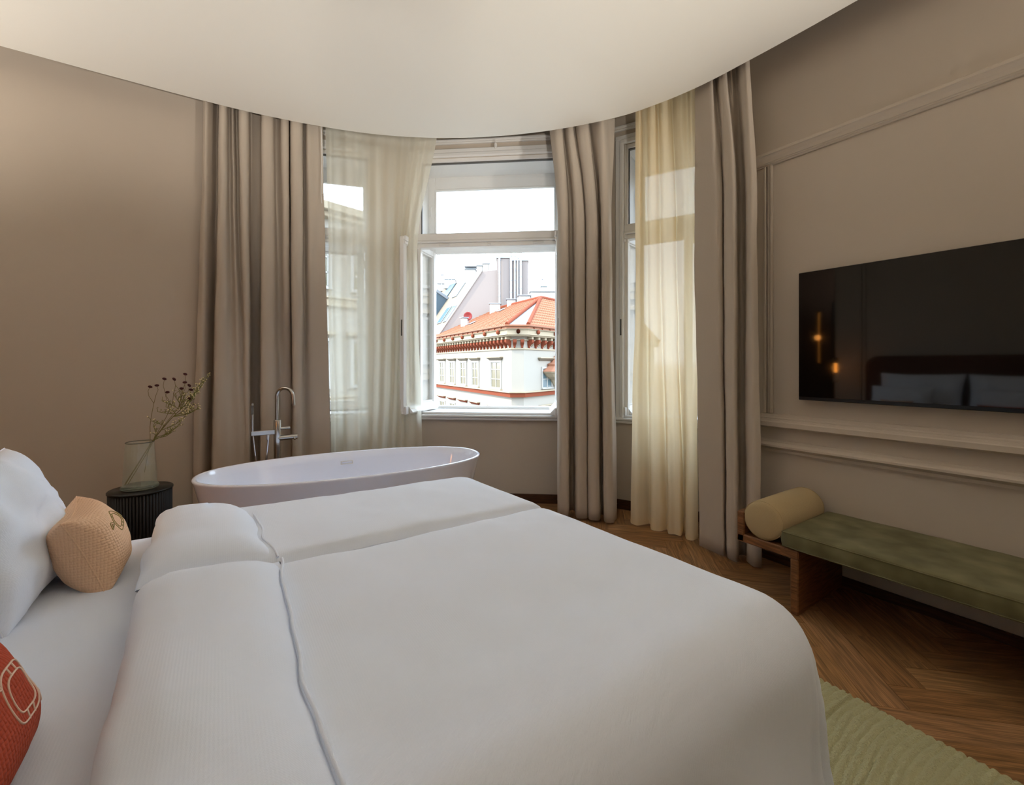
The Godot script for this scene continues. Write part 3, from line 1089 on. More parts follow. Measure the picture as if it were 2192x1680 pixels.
# the pale building behind: a gable wall facing the windows, a mansard slope with skylights running back from it
func mansard_building() -> void:
	var xr := Vector3(0.832, 0, 0.555)
	var zf := Vector3(0.555, 0, -0.832)
	var o := Vector3(24.22, 0, -39.139)
	var at := func(x: float, y: float, z := 0.0) -> Vector3: return o + xr * x + Vector3.UP * y + zf * z
	var g := thing("mansard_building", "pale lilac building with a steep roof slope and steel flues behind the tiled roof", "building")
	var gable := [Vector2(-6.44, 3.6), Vector2(-6.44, 3.86), Vector2(-1.61, 10.99), Vector2(0.01, 11.12), Vector2(0.01, 3.6)]
	var st := new_st()
	flat(st)
	var back := A1 * 26
	for i in range(1, 4):
		var a: Vector3 = at.call(gable[0].x, gable[0].y)
		var b: Vector3 = at.call(gable[i].x, gable[i].y)
		var c: Vector3 = at.call(gable[i + 1].x, gable[i + 1].y)
		tri(st, a, c, b)
	part("gable_wall", st, M.lilac, g)
	st = new_st()
	flat(st)
	for i in [1, 2]:
		var a: Vector3 = at.call(gable[i].x, gable[i].y)
		var b: Vector3 = at.call(gable[i + 1].x, gable[i + 1].y)
		quad(st, a, b, b + back, a + back)
	part("mansard_roof", st, M.sandy, g)
	st = new_st()
	var v0: Vector3 = at.call(-6.44, 3.86, -0.05)
	var v1: Vector3 = at.call(-1.61, 10.99, -0.05)
	tube(st, [v0 + Vector3(0, 0.05, 0), v1 + Vector3(0, 0.05, 0)], 0.10, -1, 6)
	part("verge", st, M.pearl, g)
	var box_at := func(called: String, x0: float, x1: float, y0: float, y1: float, z0: float, z1: float, m: Material) -> MeshInstance3D:
		var s := new_st()
		box(s, Vector3(x0, y0, -z1), Vector3(x1, y1, -z0), 0.02, Transform3D(Basis(xr, Vector3.UP, -zf), o))
		return part(called, s, m, g)
	box_at.call("fire_wall", 0.0, 1.32, 3.6, 12.35, -0.1, 6.0, M.lilac)
	box_at.call("fire_wall", 1.32, 3.25, 3.6, 12.08, -0.0, 6.0, M.lilac)
	box_at.call("wall_coping", -0.08, 1.38, 12.35, 12.43, -0.2, 6.0, M.zinc)
	box_at.call("wall_coping", 1.38, 3.33, 12.08, 12.16, -0.1, 6.0, M.zinc)
	box_at.call("parapet", -1.0, 0.0, 11.1, 12.5, 1.0, 3.0, M.pearl)
	for p in [[0.26, 0.115, 7.2], [1.46, 0.13, 7.6], [1.86, 0.10, 7.6], [2.15, 0.10, 7.4], [2.46, 0.12, 8.0]]:
		st = new_st()
		var c := Vector3(at.call(p[0], 0, -0.35))
		tube(st, [c + Vector3(0, p[2], 0), c + Vector3(0, 14.6, 0)], p[1], -1, 12)
		var fl := part("flue_pipe", st, M.pipe, g)
		for k in 4:
			st = new_st()
			tube(st, [c + Vector3(0, p[2] + 1.1 + 1.25 * k, 0), c + Vector3(0, p[2] + 1.18 + 1.25 * k, 0)], p[1] + 0.02, -1, 12)
			part("pipe_collar", st, M.zinc, fl)
	for b in [[-1.55, -0.92, 10.9, 12.0, 1.0, 1.7], [-2.29, -1.68, 10.6, 12.02, 2.0, 2.8], [-3.79, -2.59, 10.4, 12.05, 4.0, 5.2], [-6.76, -5.5, 10.6, 11.7, 8.0, 9.4], [-7.97, -7.11, 10.6, 11.5, 10.0, 11.0]]:
		box_at.call("roof_chimney", b[0], b[1], b[2], b[3], b[4], b[5], M.pearl)
		box_at.call("chimney_cap", b[0] - 0.08, b[1] + 0.08, b[3], b[3] + 0.1, b[4] - 0.08, b[5] + 0.08, M.zinc)
	box_at.call("roof_plate", -3.86, -2.38, 12.35, 12.43, 3.8, 5.2, M.zinc)
	for m in [[-1.42, 4.0, 10.9, 14.4], [-7.26, 9.0, 10.9, 12.5]]:
		st = new_st()
		tube(st, [at.call(m[0], m[2], m[1]), at.call(m[0], m[3], m[1])], 0.035, -1, 6)
		part("antenna", st, M.pipe, g)
	st = new_st()
	tube(st, [at.call(-7.5, 12.5, 9.0), at.call(-7.0, 12.45, 9.0)], 0.07, -1, 6)
	part("antenna_head", st, M.zinc, g)
	st = new_st()
	for k in 7:
		tube(st, [at.call(-6.4 + 0.42 * k, 10.8, 6.0), at.call(-6.4 + 0.42 * k, 11.7 + 0.13 * k, 6.0)], 0.022, -1, 5)
	tube(st, [at.call(-6.4, 11.6, 6.0), at.call(-3.8, 12.1, 6.0)], 0.022, -1, 5)
	part("roof_railing", st, M.pipe, g)
	# skylights and the dormer, in the plane of the slope: s up the slope from (-5.23, 5.65), t back along the street
	var e := (Vector3(at.call(-1.61, 10.99)) - Vector3(at.call(-5.23, 5.65))).normalized()
	var nn := e.cross(A1).normalized()
	if nn.y < 0:
		nn = -nn
	var q0: Vector3 = at.call(-5.23, 5.65)
	var slope := Transform3D(Basis(-A1, e, nn), q0)
	if slope.basis.determinant() < 0:
		slope.basis.x = A1
	var sx := signf(slope.basis.x.dot(A1))
	for k in [[3.15, 4.55, 3.8, 5.65], [0.45, 1.55, 0.15, 2.25], [2.15, 3.45, 0.1, 2.3]]:
		st = new_st()
		box(st, Vector3(sx * k[0], k[2], 0), Vector3(sx * k[1], k[3], 0.10), 0.01, slope)
		var fr := part("skylight", st, M.zinc, g)
		st = new_st()
		box(st, Vector3(sx * (k[0] + 0.1), k[2] + 0.1, 0.10), Vector3(sx * (k[1] - 0.1), k[3] - 0.12, 0.115), 0.0, slope)
		part("pane", st, M.blue_pane, fr)
	st = new_st()
	box(st, Vector3(sx * 6.3, 1.0, 0), Vector3(sx * 11.5, 3.85, 1.4), 0.02, slope)
	part("dormer", st, M.slate, g)
	st = new_st()
	box(st, Vector3(sx * 6.1, 3.85, 0), Vector3(sx * 11.7, 4.15, 1.7), 0.02, slope)
	part("dormer_eave", st, M.zinc, g)
	st = new_st()
	box(st, Vector3(sx * 7.0, 4.2, 0), Vector3(sx * 9.4, 6.4, 0.12), 0.02, slope)
	part("slate_panel", st, M.slate, g)
	# lower chimneys that stand before it behind the tiled ridge
	var n := 0
	for c in [[-0.64, 0.4, 6.2, 7.25, -2.5, -1.8], [1.08, 1.93, 6.2, 7.6, -3.0, -2.2], [2.18, 3.31, 6.2, 7.82, -4.0, -3.0], [3.38, 6.4, 6.2, 8.35, -3.0, -2.0], [4.5, 4.96, 8.3, 8.95, -2.5, -2.0]]:
		var ch := thing("rooftop_chimney", ["low white chimney left of the tall flues behind the tiled ridge", "white chimney under the group of four flues", "white stepped chimney right of the flues", "long white rooftop wall at the far right of the tiled ridge", "small white stack with an antenna on the long rooftop wall"][n], "chimney", Vector3.ZERO, 0.0)
		n += 1
		st = new_st()
		box(st, Vector3(c[0], c[2], -c[5]), Vector3(c[1], c[3], -c[4]), 0.02, Transform3D(Basis(xr, Vector3.UP, -zf), o))
		part("stack", st, M.pearl, ch)
		st = new_st()
		box(st, Vector3(c[0] - 0.1, c[3], -c[5] - 0.1), Vector3(c[1] + 0.1, c[3] + 0.09, -c[4] + 0.1), 0.02, Transform3D(Basis(xr, Vector3.UP, -zf), o))
		part("cap", st, M.zinc, ch)
		if n == 5:
			st = new_st()
			tube(st, [at.call(4.58, 8.9, -2.5), at.call(4.58, 9.75, -2.5)], 0.035, -1, 6)
			tube(st, [at.call(4.5, 9.7, -2.5), at.call(4.64, 9.72, -2.5)], 0.09, -1, 6)
			part("antenna", st, M.pipe, ch)

func plain_house(called: String, label: String, xf: Transform3D, x0: float, x1: float, top: float, storeys: Array, step: float) -> void:
	var g := thing(called, label, "building")
	var st := new_st()
	box(st, Vector3(x0, -13, -8), Vector3(x1, top, 0), 0.0, xf)
	part("wall", st, M.cream, g)
	st = new_st()
	box(st, Vector3(x0 - 0.3, top - 0.5, -8), Vector3(x1 + 0.3, top - 0.3, 0.35), 0.02, xf)
	box(st, Vector3(x0 - 0.5, top - 0.3, -8), Vector3(x1 + 0.5, top, 0.6), 0.02, xf)
	part("cornice", st, M.cream_trim, g)
	for y in storeys:
		st = new_st()
		box(st, Vector3(x0, y - 0.75, 0), Vector3(x1, y - 0.45, 0.16), 0.02, xf)
		box(st, Vector3(x0, y - 0.45, 0), Vector3(x1, y - 0.38, 0.24), 0.01, xf)
		part("string_course", st, M.cream_trim, g)
		var x := x0 + 0.9
		while x + 1.2 < x1:
			town_window(g, xf, x, x + 1.05, y, y + 1.8, [y + 1.15, y + 0.55], true, M.dark_pane)
			st = new_st()
			box(st, Vector3(x - 0.3, y + 2.05, 0), Vector3(x + 1.35, y + 2.2, 0.26), 0.02, xf)
			part("window_hood", st, M.cream_trim, g)
			x += step

func house_across() -> void:  # seen through the left window's sheer
	var n := Vector3(0.272, 0, 0.962).normalized()
	var xf := Transform3D(Basis(Vector3.UP.cross(n), Vector3.UP, n), Vector3(4.316, 0, -18.758))
	plain_house("house_across", "cream street house with a cornice seen through the long sheer curtain", xf, -9.0, 1.9, 7.55, [4.35, 0.4, -3.5], 2.1)

func house_reflected() -> void:  # down the street to the right: mirrored in the open casements
	var n := Vector3(-0.995, 0, 0.1)
	var xf := Transform3D(Basis(Vector3.UP.cross(n), Vector3.UP, n), Vector3(16.5, 0, -2.0))
	plain_house("house_beside", "sunlit cream street house mirrored in the open window casements", xf, -7.0, 14.0, 8.0, [4.6, 1.37, -2.6], 2.4)

# ---------------------------------------------------------------- curtains
# plan positions of the folds (x, z in millimetres) at the listed heights, top first
const DRAPE_A := [
	[-102, -4137, -77, -4036, -16, -4171, -6, -4145, 6, -4007, 44, -3992, 64, -4116, 84, -4052, 115, -4138, 132, -3999, 188, -3993, 211, -4142, 280, -4146, 286, -3994, 354, -3985, 384, -4094, 408, -4065, 423, -3974, 467, -3973, 495, -4127, 484, -3951, 557, -3931, 595, -4070, 603, -3954, 662, -3967, 727, -3964],
	[-170, -4149, -115, -4075, -58, -4193, -49, -4168, -35, -4000, 32, -3966, 92, -3974, 141, -3976, 172, -3985, 188, -3990, 204, -4006, 226, -4173, 279, -4178, 276, -3986, 369, -3972, 413, -4039, 439, -4059, 468, -4078, 497, -4085, 513, -4070, 508, -3950, 563, -3945, 595, -4018, 648, -3995, 723, -3965, 782, -3926],
]
const DRAPE_B := [
	[2351, -2968, 2357, -2887, 2396, -2854, 2462, -2914, 2437, -2866, 2419, -2809, 2448, -2789, 2517, -2843, 2476, -2751, 2524, -2684, 2595, -2737, 2574, -2681, 2570, -2601, 2595, -2562, 2694, -2607, 2758, -2578],
	[2409, -2900, 2392, -2843, 2433, -2807, 2511, -2867, 2528, -2844, 2467, -2746, 2522, -2704, 2570, -2738, 2524, -2667, 2575, -2611, 2668, -2683, 2677, -2670, 2584, -2562, 2621, -2521, 2687, -2563, 2713, -2577],
	[2404, -2907, 2390, -2847, 2438, -2801, 2553, -2909, 2576, -2879, 2472, -2740, 2536, -2685, 2570, -2705, 2537, -2648, 2587, -2592, 2693, -2681, 2704, -2664, 2596, -2543, 2637, -2495, 2698, -2527, 2735, -2541],
]
const DRAPE_C := [
	[2864, -1908, 2855, -1857, 2848, -1774, 2927, -1805, 2886, -1759, 2853, -1722, 2865, -1689, 2910, -1695, 2868, -1651, 2930, -1654, 2879, -1600, 2864, -1554, 2882, -1536],
	[2854, -1908, 2838, -1839, 2833, -1737, 2863, -1704, 2907, -1720, 2847, -1672, 2833, -1606, 2869, -1604, 2975, -1646, 2986, -1617, 2890, -1552, 2856, -1501, 2885, -1477],
	[2842, -1860, 2826, -1785, 2818, -1678, 2845, -1674, 2871, -1683, 2812, -1635, 2796, -1585, 2824, -1569, 2920, -1616, 2941, -1583, 2870, -1539, 2828, -1475, 2858, -1437],
]
const SHEER_A := [
	[758, -4029, 790, -4002, 833, -4028, 878, -4022, 913, -3969, 958, -3962, 1001, -3943, 1058, -3975, 1110, -3956, 1156, -3888, 1214, -3890, 1266, -3842, 1327, -3847, 1368, -3794, 1432, -3802, 1470, -3741, 1527, -3750, 1557, -3692, 1612, -3694, 1645, -3646],
	[783, -4023, 803, -3993, 842, -4032, 888, -4028, 915, -3962, 965, -3956, 1003, -3936, 1064, -3983, 1112, -3966, 1143, -3887, 1200, -3898, 1249, -3867, 1314, -3910, 1337, -3875, 1388, -3923, 1399, -3879, 1443, -3925, 1453, -3881, 1504, -3920, 1533, -3890],
	[808, -4016, 838, -3977, 872, -4030, 911, -4030, 921, -3954, 982, -3946, 1027, -3921, 1059, -3995, 1111, -3977, 1112, -3892, 1164, -3915, 1196, -3859, 1253, -3905, 1280, -3858, 1333, -3915, 1357, -3858, 1420, -3913, 1452, -3854, 1532, -3897, 1579, -3854],
]
const SHEER_B := [
	[2783, -2386, 2772, -2339, 2828, -2354, 2841, -2318, 2801, -2263, 2821, -2234, 2869, -2237, 2829, -2175, 2848, -2147, 2889, -2143, 2910, -2138, 2871, -2068, 2872, -2029, 2922, -2016, 2895, -1966, 2937, -1945],
	[2785, -2383, 2775, -2333, 2832, -2343, 2859, -2324, 2794, -2253, 2817, -2214, 2868, -2209, 2827, -2152, 2848, -2114, 2874, -2091, 2928, -2109, 2894, -2053, 2860, -1997, 2885, -1971, 2899, -1950, 2937, -1945],
	[2767, -2421, 2763, -2360, 2824, -2337, 2880, -2322, 2790, -2236, 2818, -2180, 2891, -2167, 2830, -2109, 2860, -2073, 2872, -2029, 2957, -2072, 2945, -2044, 2856, -1971, 2865, -1931, 2903, -1926, 2939, -1935],
]

func hang(levels: Array, heights: Array, m: int, rows: int, thick: float, called: String, matl: Material, parent: Node3D, hem_top := 0.15, hem_band := 0.007) -> void:
	var cols := []
	for l in levels:
		cols.append(spline(pairs(l), m))
	var n: int = cols[0].size()
	var plan := func(i: int, t: float) -> Vector2:  # t from 0 (top) to 1 (bottom), by height
		var y: float = lerpf(heights[0], heights[heights.size() - 1], t)
		for k in heights.size() - 1:
			if y >= heights[k + 1] or k == heights.size() - 2:
				var s := clampf((heights[k] - y) / (heights[k] - heights[k + 1]), 0, 1)
				s = s * s * (3 - 2 * s)
				return cols[k][i].lerp(cols[k + 1][i], s)
		return cols[0][i]
	var grid := []
	for j in rows + 1:
		var t := float(j) / rows
		var row := []
		for i in n:
			var p: Vector2 = plan.call(i, t)
			var y: float = lerpf(heights[0], heights[heights.size() - 1], t)
			var w := fine.get_noise_3d(p.x * 1.3, y * 0.5, p.y * 1.3) * 0.006 * sin(PI * minf(t * 3, 1) / 2)
			row.append(Vector3(p.x + w, y, p.y + w))
		grid.append(row)
	var st := new_st()
	soft(st)
	var back := []
	if thick > 0:
		for row in grid:
			var b := []
			for i in n:
				var d: Vector3 = row[mini(i + 1, n - 1)] - row[maxi(i - 1, 0)]
				var nn := Vector3(d.z, 0, -d.x).normalized()
				b.append(row[i] + nn * thick)
			back.append(b)
	for j in rows:
		for i in n - 1:
			quad(st, grid[j + 1][i], grid[j + 1][i + 1], grid[j][i + 1], grid[j][i])
			if thick > 0:
				quad(st, back[j + 1][i + 1], back[j + 1][i], back[j][i], back[j][i + 1])
		if thick > 0:
			quad(st, back[j + 1][0], grid[j + 1][0], grid[j][0], back[j][0])
			quad(st, grid[j + 1][n - 1], back[j + 1][n - 1], back[j][n - 1], grid[j][n - 1])
	if thick > 0:
		for i in n - 1:
			quad(st, back[rows][i], back[rows][i + 1], grid[rows][i + 1], grid[rows][i])
	part(called, st, matl, parent)
	# the hem's stitched line near the foot
	st = new_st()
	soft(st)
	var span: float = heights[0] - heights[heights.size() - 1]
	var row_at := func(k: int, y: float) -> Vector3:
		var f := clampf((heights[0] - y) / span * rows, 0, rows - 0.001)
		var j := int(f)
		var p: Vector3 = grid[j][k].lerp(grid[j + 1][k], f - j)
		var d: Vector3 = grid[j][mini(k + 1, n - 1)] - grid[j][maxi(k - 1, 0)]
		return p + Vector3(-d.z, 0, d.x).normalized() * 0.0022
	for i in n - 1:
		for y in [[hem_top, hem_top - hem_band]]:
			quad(st, row_at.call(i, y[1]), row_at.call(i + 1, y[1]), row_at.call(i + 1, y[0]), row_at.call(i, y[0]))
	part("hem", st, matl, parent)

func track(called: String, pts: Array, label: String) -> void:
	var st := new_st()
	var line := []
	for p in spline(pairs(pts), 5):
		line.append(Vector3(p.x, 3.6, p.y))
	tube(st, line, 0.012, -1, 6)
	for k in range(0, line.size(), 6):
		tube(st, [line[k], line[k] + Vector3(0, 0.10, 0)], 0.008, -1, 6)
	var o := part(called, st, M.white_soft, self)
	tag(o, label, "curtain rail")

func build_curtains() -> void:
	var a := thing("curtain", "long taupe drape at the left end of the bay behind the bath tap", "curtain")
	hang(DRAPE_A, [3.59, 0.02], 5, 40, 0.005, "fabric", M.drape, a)
	var st := new_st()
	tube(st, [Vector3(0.708, 3.30, -3.93), Vector3(0.712, 3.0, -3.925), Vector3(0.708, 2.72, -3.93), Vector3(0.712, 2.64, -3.925)], 0.003, -1, 6)
	tube(st, [Vector3(0.708, 3.30, -3.93), Vector3(0.722, 3.0, -3.925), Vector3(0.715, 2.72, -3.925)], 0.003, -1, 6)
	part("pull_cord", st, M.white_soft, a)
	var b := thing("curtain", "narrow taupe drape gathered between the open window and the cream sheer", "curtain")
	hang(DRAPE_B, [3.59, 2.45, 0.02], 5, 40, 0.005, "fabric", M.drape, b)
	var c := thing("curtain", "taupe drape beside the bench against the television wall", "curtain")
	hang(DRAPE_C, [3.59, 2.4, 0.01], 6, 40, 0.005, "fabric", M.drape, c)
	var d := thing("sheer_curtain", "wide sheer curtain over the left window swept aside behind the open casement", "curtain")
	hang(SHEER_A, [3.59, 2.35, 0.02], 5, 36, 0.0, "voile", M.sheer, d, 0.055, 0.025)
	var e := thing("sheer_curtain", "cream sheer curtain hanging in folds over the window nearest the television", "curtain")
	hang(SHEER_B, [3.59, 2.3, 0.015], 6, 36, 0.0, "voile", M.sheer_cream, e, 0.05, 0.025)
	track("curtain_rail", [-150, -4080, 280, -4045, 720, -3965, 1150, -3830, 1590, -3605, 2000, -3310, 2380, -2925, 2690, -2480, 2830, -2140, 2895, -1830, 2915, -1500], "rail above the ceiling edge that carries the taupe drapes")

# ---------------------------------------------------------------- bed
func pillow_mesh(w: float, h: float, t: float, pinch: float, seed_: int, crease := 0.012, power := 0.42) -> Callable:
	return func(u: float, v: float, side: float) -> Vector3:
		var x := 0.5 * w * u * (1 - pinch * (1 - v * v) * u * u)
		var y := 0.5 * h * v * (1 - pinch * (1 - u * u) * v * v)
		var e := maxf(0.0, (1 - u * u) * (1 - v * v))
		var z := side * 0.5 * t * pow(e, power)
		var k := fine.get_noise_3d(x * 1.6 + seed_ * 9.1, y * 1.6, side * 3.0)
		z += k * crease * pow(e, 0.25) * 2.0
		return Vector3(x, y, z)

func pillow(parent: Node3D, called: String, f: Callable, m: Material, n := 34) -> MeshInstance3D:
	var st := new_st()
	var warp := func(t: float) -> float: return sin((t - 0.5) * PI)  # finer near the seams
	sheet(st, n, n, func(a: float, b: float) -> Vector3: return f.call(warp.call(a), warp.call(b), 1.0))
	sheet(st, n, n, func(a: float, b: float) -> Vector3: return f.call(warp.call(a), warp.call(b), -1.0), 1, 1, true)
	return part(called, st, m, parent)

func piping(parent: Node3D, called: String, f: Callable, r: float, m: Material) -> void:
	var pts := []
	for k in 4:
		for i in 14:
			var s := -1 + 2.0 * i / 14
			var uv: Vector2 = [Vector2(s, -1), Vector2(1, s), Vector2(-s, 1), Vector2(-1, -s)][k]
			pts.append(f.call(uv.x, uv.y, 1.0))
	pts.append(pts[0])
	var st := new_st()
	tube(st, pts, r, -1, 6, false)
	part(called, st, m, parent)

func emblem(parent: Node3D, f: Callable, c: Vector2, size: Vector2, turn: float, m: Material, r := 0.0016) -> void:
	# a stitched knot: two nested rounded squares held by clasps, with a leaf-shaped tail at either end
	var lines := []
	var sq := func(k: float) -> Array:
		var out := []
		for i in 41:
			var a := TAU * i / 40
			var q := Vector2(cos(a), sin(a))
			var p := pow(pow(absf(q.x), 3.2) + pow(absf(q.y), 3.2), -1 / 3.2)
			out.append(q * p * k)
		return out
	lines.append(sq.call(0.50))
	lines.append(sq.call(0.34))
	for s in [-1.0, 1.0]:
		for k in [-0.10, 0.10]:
			lines.append([Vector2(k, s * 0.32), Vector2(k, s * 0.52)])
		var tail := []
		for i in 13:
			var t := i / 12.0
			tail.append(Vector2(s * (0.46 + 0.52 * t), s * (-0.30 - 0.30 * sin(PI * t * 0.9))))
		lines.append(tail)
		var tail2 := []
		for i in 13:
			var t := i / 12.0
			tail2.append(Vector2(s * (0.46 + 0.52 * t), s * (-0.30 - 0.02 * sin(PI * t)) - s * 0.09 * t))
		lines.append(tail2)
		lines.append([Vector2(s * 0.60, s * -0.36), Vector2(s * 0.72, s * -0.50), Vector2(s * 0.84, s * -0.40)])
	var st := new_st()
	for l in lines:
		var pts := []
		for p in l:
			var q: Vector2 = c + p.rotated(turn) * size
			pts.append(f.call(clampf(q.x, -0.98, 0.98), clampf(q.y, -0.98, 0.98), 1.0))
		tube(st, pts, r, -1, 5)
	part("emblem", st, m, parent)

const BED_TOP := 0.70

func build_bed() -> void:
	var bed := thing("bed", "wide double bed with a tall rust upholstered headboard", "bed", Vector3(0, 0, -1.24))
	var st := new_st()
	box(st, Vector3(-0.93, 0.10, -0.79), Vector3(1.05, 0.42, 0.79), 0.03)
	part("bed_base", st, M.headboard, bed)
	st = new_st()
	for p in [Vector3(-0.85, 0, -0.7), Vector3(-0.85, 0, 0.7), Vector3(0.97, 0, -0.7), Vector3(0.97, 0, 0.7)]:
		st = new_st()
		lathe(st, PackedVector2Array([Vector2(0, 0), Vector2(0.025, 0), Vector2(0.035, 0.10), Vector2(0, 0.10)]), 12, Transform3D(Basis(), p))
		part("leg", st, M.black, bed)
	st = new_st()
	slab_rounded_board(st, 1.84, 1.40, 0.12, 0.14)
	var hb := part("headboard", st, M.headboard, bed, Vector3(-0.93, 0, 0))
	hb.rotation.y = PI / 2
	# the mattress under its fitted sheet
	st = new_st()
	var mt := func(u: float, v: float) -> Vector3:
		var x := lerpf(-0.98, 1.10, u)
		var z := lerpf(-0.86, 0.86, v)
		var ex := maxf(0, absf(x - 0.06) - 0.94)
		var ez := maxf(0, absf(z) - 0.72)
		var e := sqrt(ex * ex + ez * ez)
		var q := roll(e * 1.9, 0.07, 0.0)
		var c := Vector3(0.06 + clampf(x - 0.06, -0.94, 0.94), BED_TOP, clampf(z, -0.72, 0.72))
		var d := Vector3(signf(x - 0.06) * ex, 0, signf(z) * ez)
		if e > 1e-5:
			c += d / e * q.x
		c.y -= q.y
		c.y += 0.004 * fine.get_noise_2d(x * 2, z * 2)
		return c
	sheet(st, 70, 60, mt, 1, 1, true)
	part("mattress", st, M.linen, bed)
	# duvets
	var far := thing("duvet", "white duvet on the window side of the bed with its end turned back", "duvet", Vector3(0, 0, -1.38))
	duvet(far, -1.0, 0.515, 0.015)
	var near := thing("duvet", "white duvet on the near side of the bed draped over the foot corner", "duvet", Vector3(0, 0, -1.38))
	duvet(near, 1.0, 0.82, 0.0)
	# pillows: local z is the face, local y up; each leans back on the headboard
	var lean := func(deg: float) -> Basis: return Basis(Vector3.UP, PI / 2) * Basis(Vector3.RIGHT, -deg_to_rad(deg))
	var rows := [
		["pillow", "large white pillow against the headboard on the window side", Vector3(-0.73, 0.94, -1.60), 0.74, 0.52, 0.20, 16.0, 1],
		["pillow", "large white pillow against the headboard on the near side", Vector3(-0.73, 0.94, -0.84), 0.74, 0.52, 0.20, 16.0, 2],
		["pillow", "white pillow leaning in front with the tan cushion against it", Vector3(-0.47, 0.868, -1.70), 0.56, 0.38, 0.19, 24.0, 3],
		["pillow", "white pillow leaning in front on the near side behind the rust cushion", Vector3(-0.49, 0.868, -0.83), 0.56, 0.38, 0.19, 24.0, 4]]
	for r in rows:
		var p := thing(r[0], r[1], "pillow", r[2], 0.0, "white bed pillows")
		p.basis = lean.call(r[6])
		var f := pillow_mesh(r[3], r[4], r[5], 0.07, r[7], 0.02, 0.40)
		pillow(p, "pillowcase", f, M.linen)
		piping(p, "seam", f, 0.0025, M.linen)
	for k in 2:
		var cu := thing("cushion", ["small tan woven cushion with a stitched emblem on the window side", "small rust red woven cushion with a cream stitched emblem"][k], "cushion", [Vector3(-0.305, 0.792, -1.705), Vector3(-0.315, 0.788, -0.90)][k])
		cu.basis = Basis(Vector3.UP, PI / 2 + [0.10, 0.03][k]) * Basis(Vector3.RIGHT, -deg_to_rad(22))
		var f := pillow_mesh([0.30, 0.36][k], 0.225, 0.165, 0.16, 6 + k, 0.008, 0.38)
		pillow(cu, "cover", f, [M.tan, M.rust][k])
		piping(cu, "seam", f, 0.0022, [M.tan, M.rust][k])
		emblem(cu, f, [Vector2(-0.15, 0.30), Vector2(0.22, 0.02)][k], [Vector2(0.44, 0.52), Vector2(0.52, 0.74)][k], [0.5, -0.1][k], [M.thread_gold, M.thread_cream][k])

func slab_rounded_board(st: SurfaceTool, w: float, h: float, t: float, r: float) -> void:  # standing in the x-y plane, rounded top corners and face edges
	var pts := [Vector2(-w / 2, 0), Vector2(w / 2, 0)]
	for i in 9:
		var a := PI / 2 * i / 8
		pts.append(Vector2(w / 2 - r + cos(a) * r, h - r + sin(a) * r))
	for i in 9:
		var a := PI / 2 + PI / 2 * i / 8
		pts.append(Vector2(-w / 2 + r + cos(a) * r, h - r + sin(a) * r))
	var c := Vector2(0, h / 2)
	var lay := [[0.0, -t / 2], [0.0, t / 2 - 0.03], [0.012, t / 2 - 0.008], [0.035, t / 2]]
	soft(st)
	for l in lay.size() - 1:
		for i in pts.size():
			var p: Vector2 = pts[i]
			var q: Vector2 = pts[(i + 1) % pts.size()]
			var k0: float = lay[l][0]
			var k1: float = lay[l + 1][0]
			quad(st, v3(p, c, k0, lay[l][1]), v3(q, c, k0, lay[l][1]), v3(q, c, k1, lay[l + 1][1]), v3(p, c, k1, lay[l + 1][1]))
	flat(st)
	for i in range(1, pts.size() - 1):
		tri(st, v3(pts[0], c, 0.035, t / 2), v3(pts[i], c, 0.035, t / 2), v3(pts[i + 1], c, 0.035, t / 2))
		tri(st, v3(pts[0], c, 0.0, -t / 2), v3(pts[i + 1], c, 0.0, -t / 2), v3(pts[i], c, 0.0, -t / 2))

func v3(p: Vector2, c: Vector2, inset: float, z: float) -> Vector3:
	var d := (p - c)
	return Vector3(p.x - signf(d.x) * minf(absf(d.x), inset), p.y - signf(d.y) * minf(absf(d.y), inset), z)

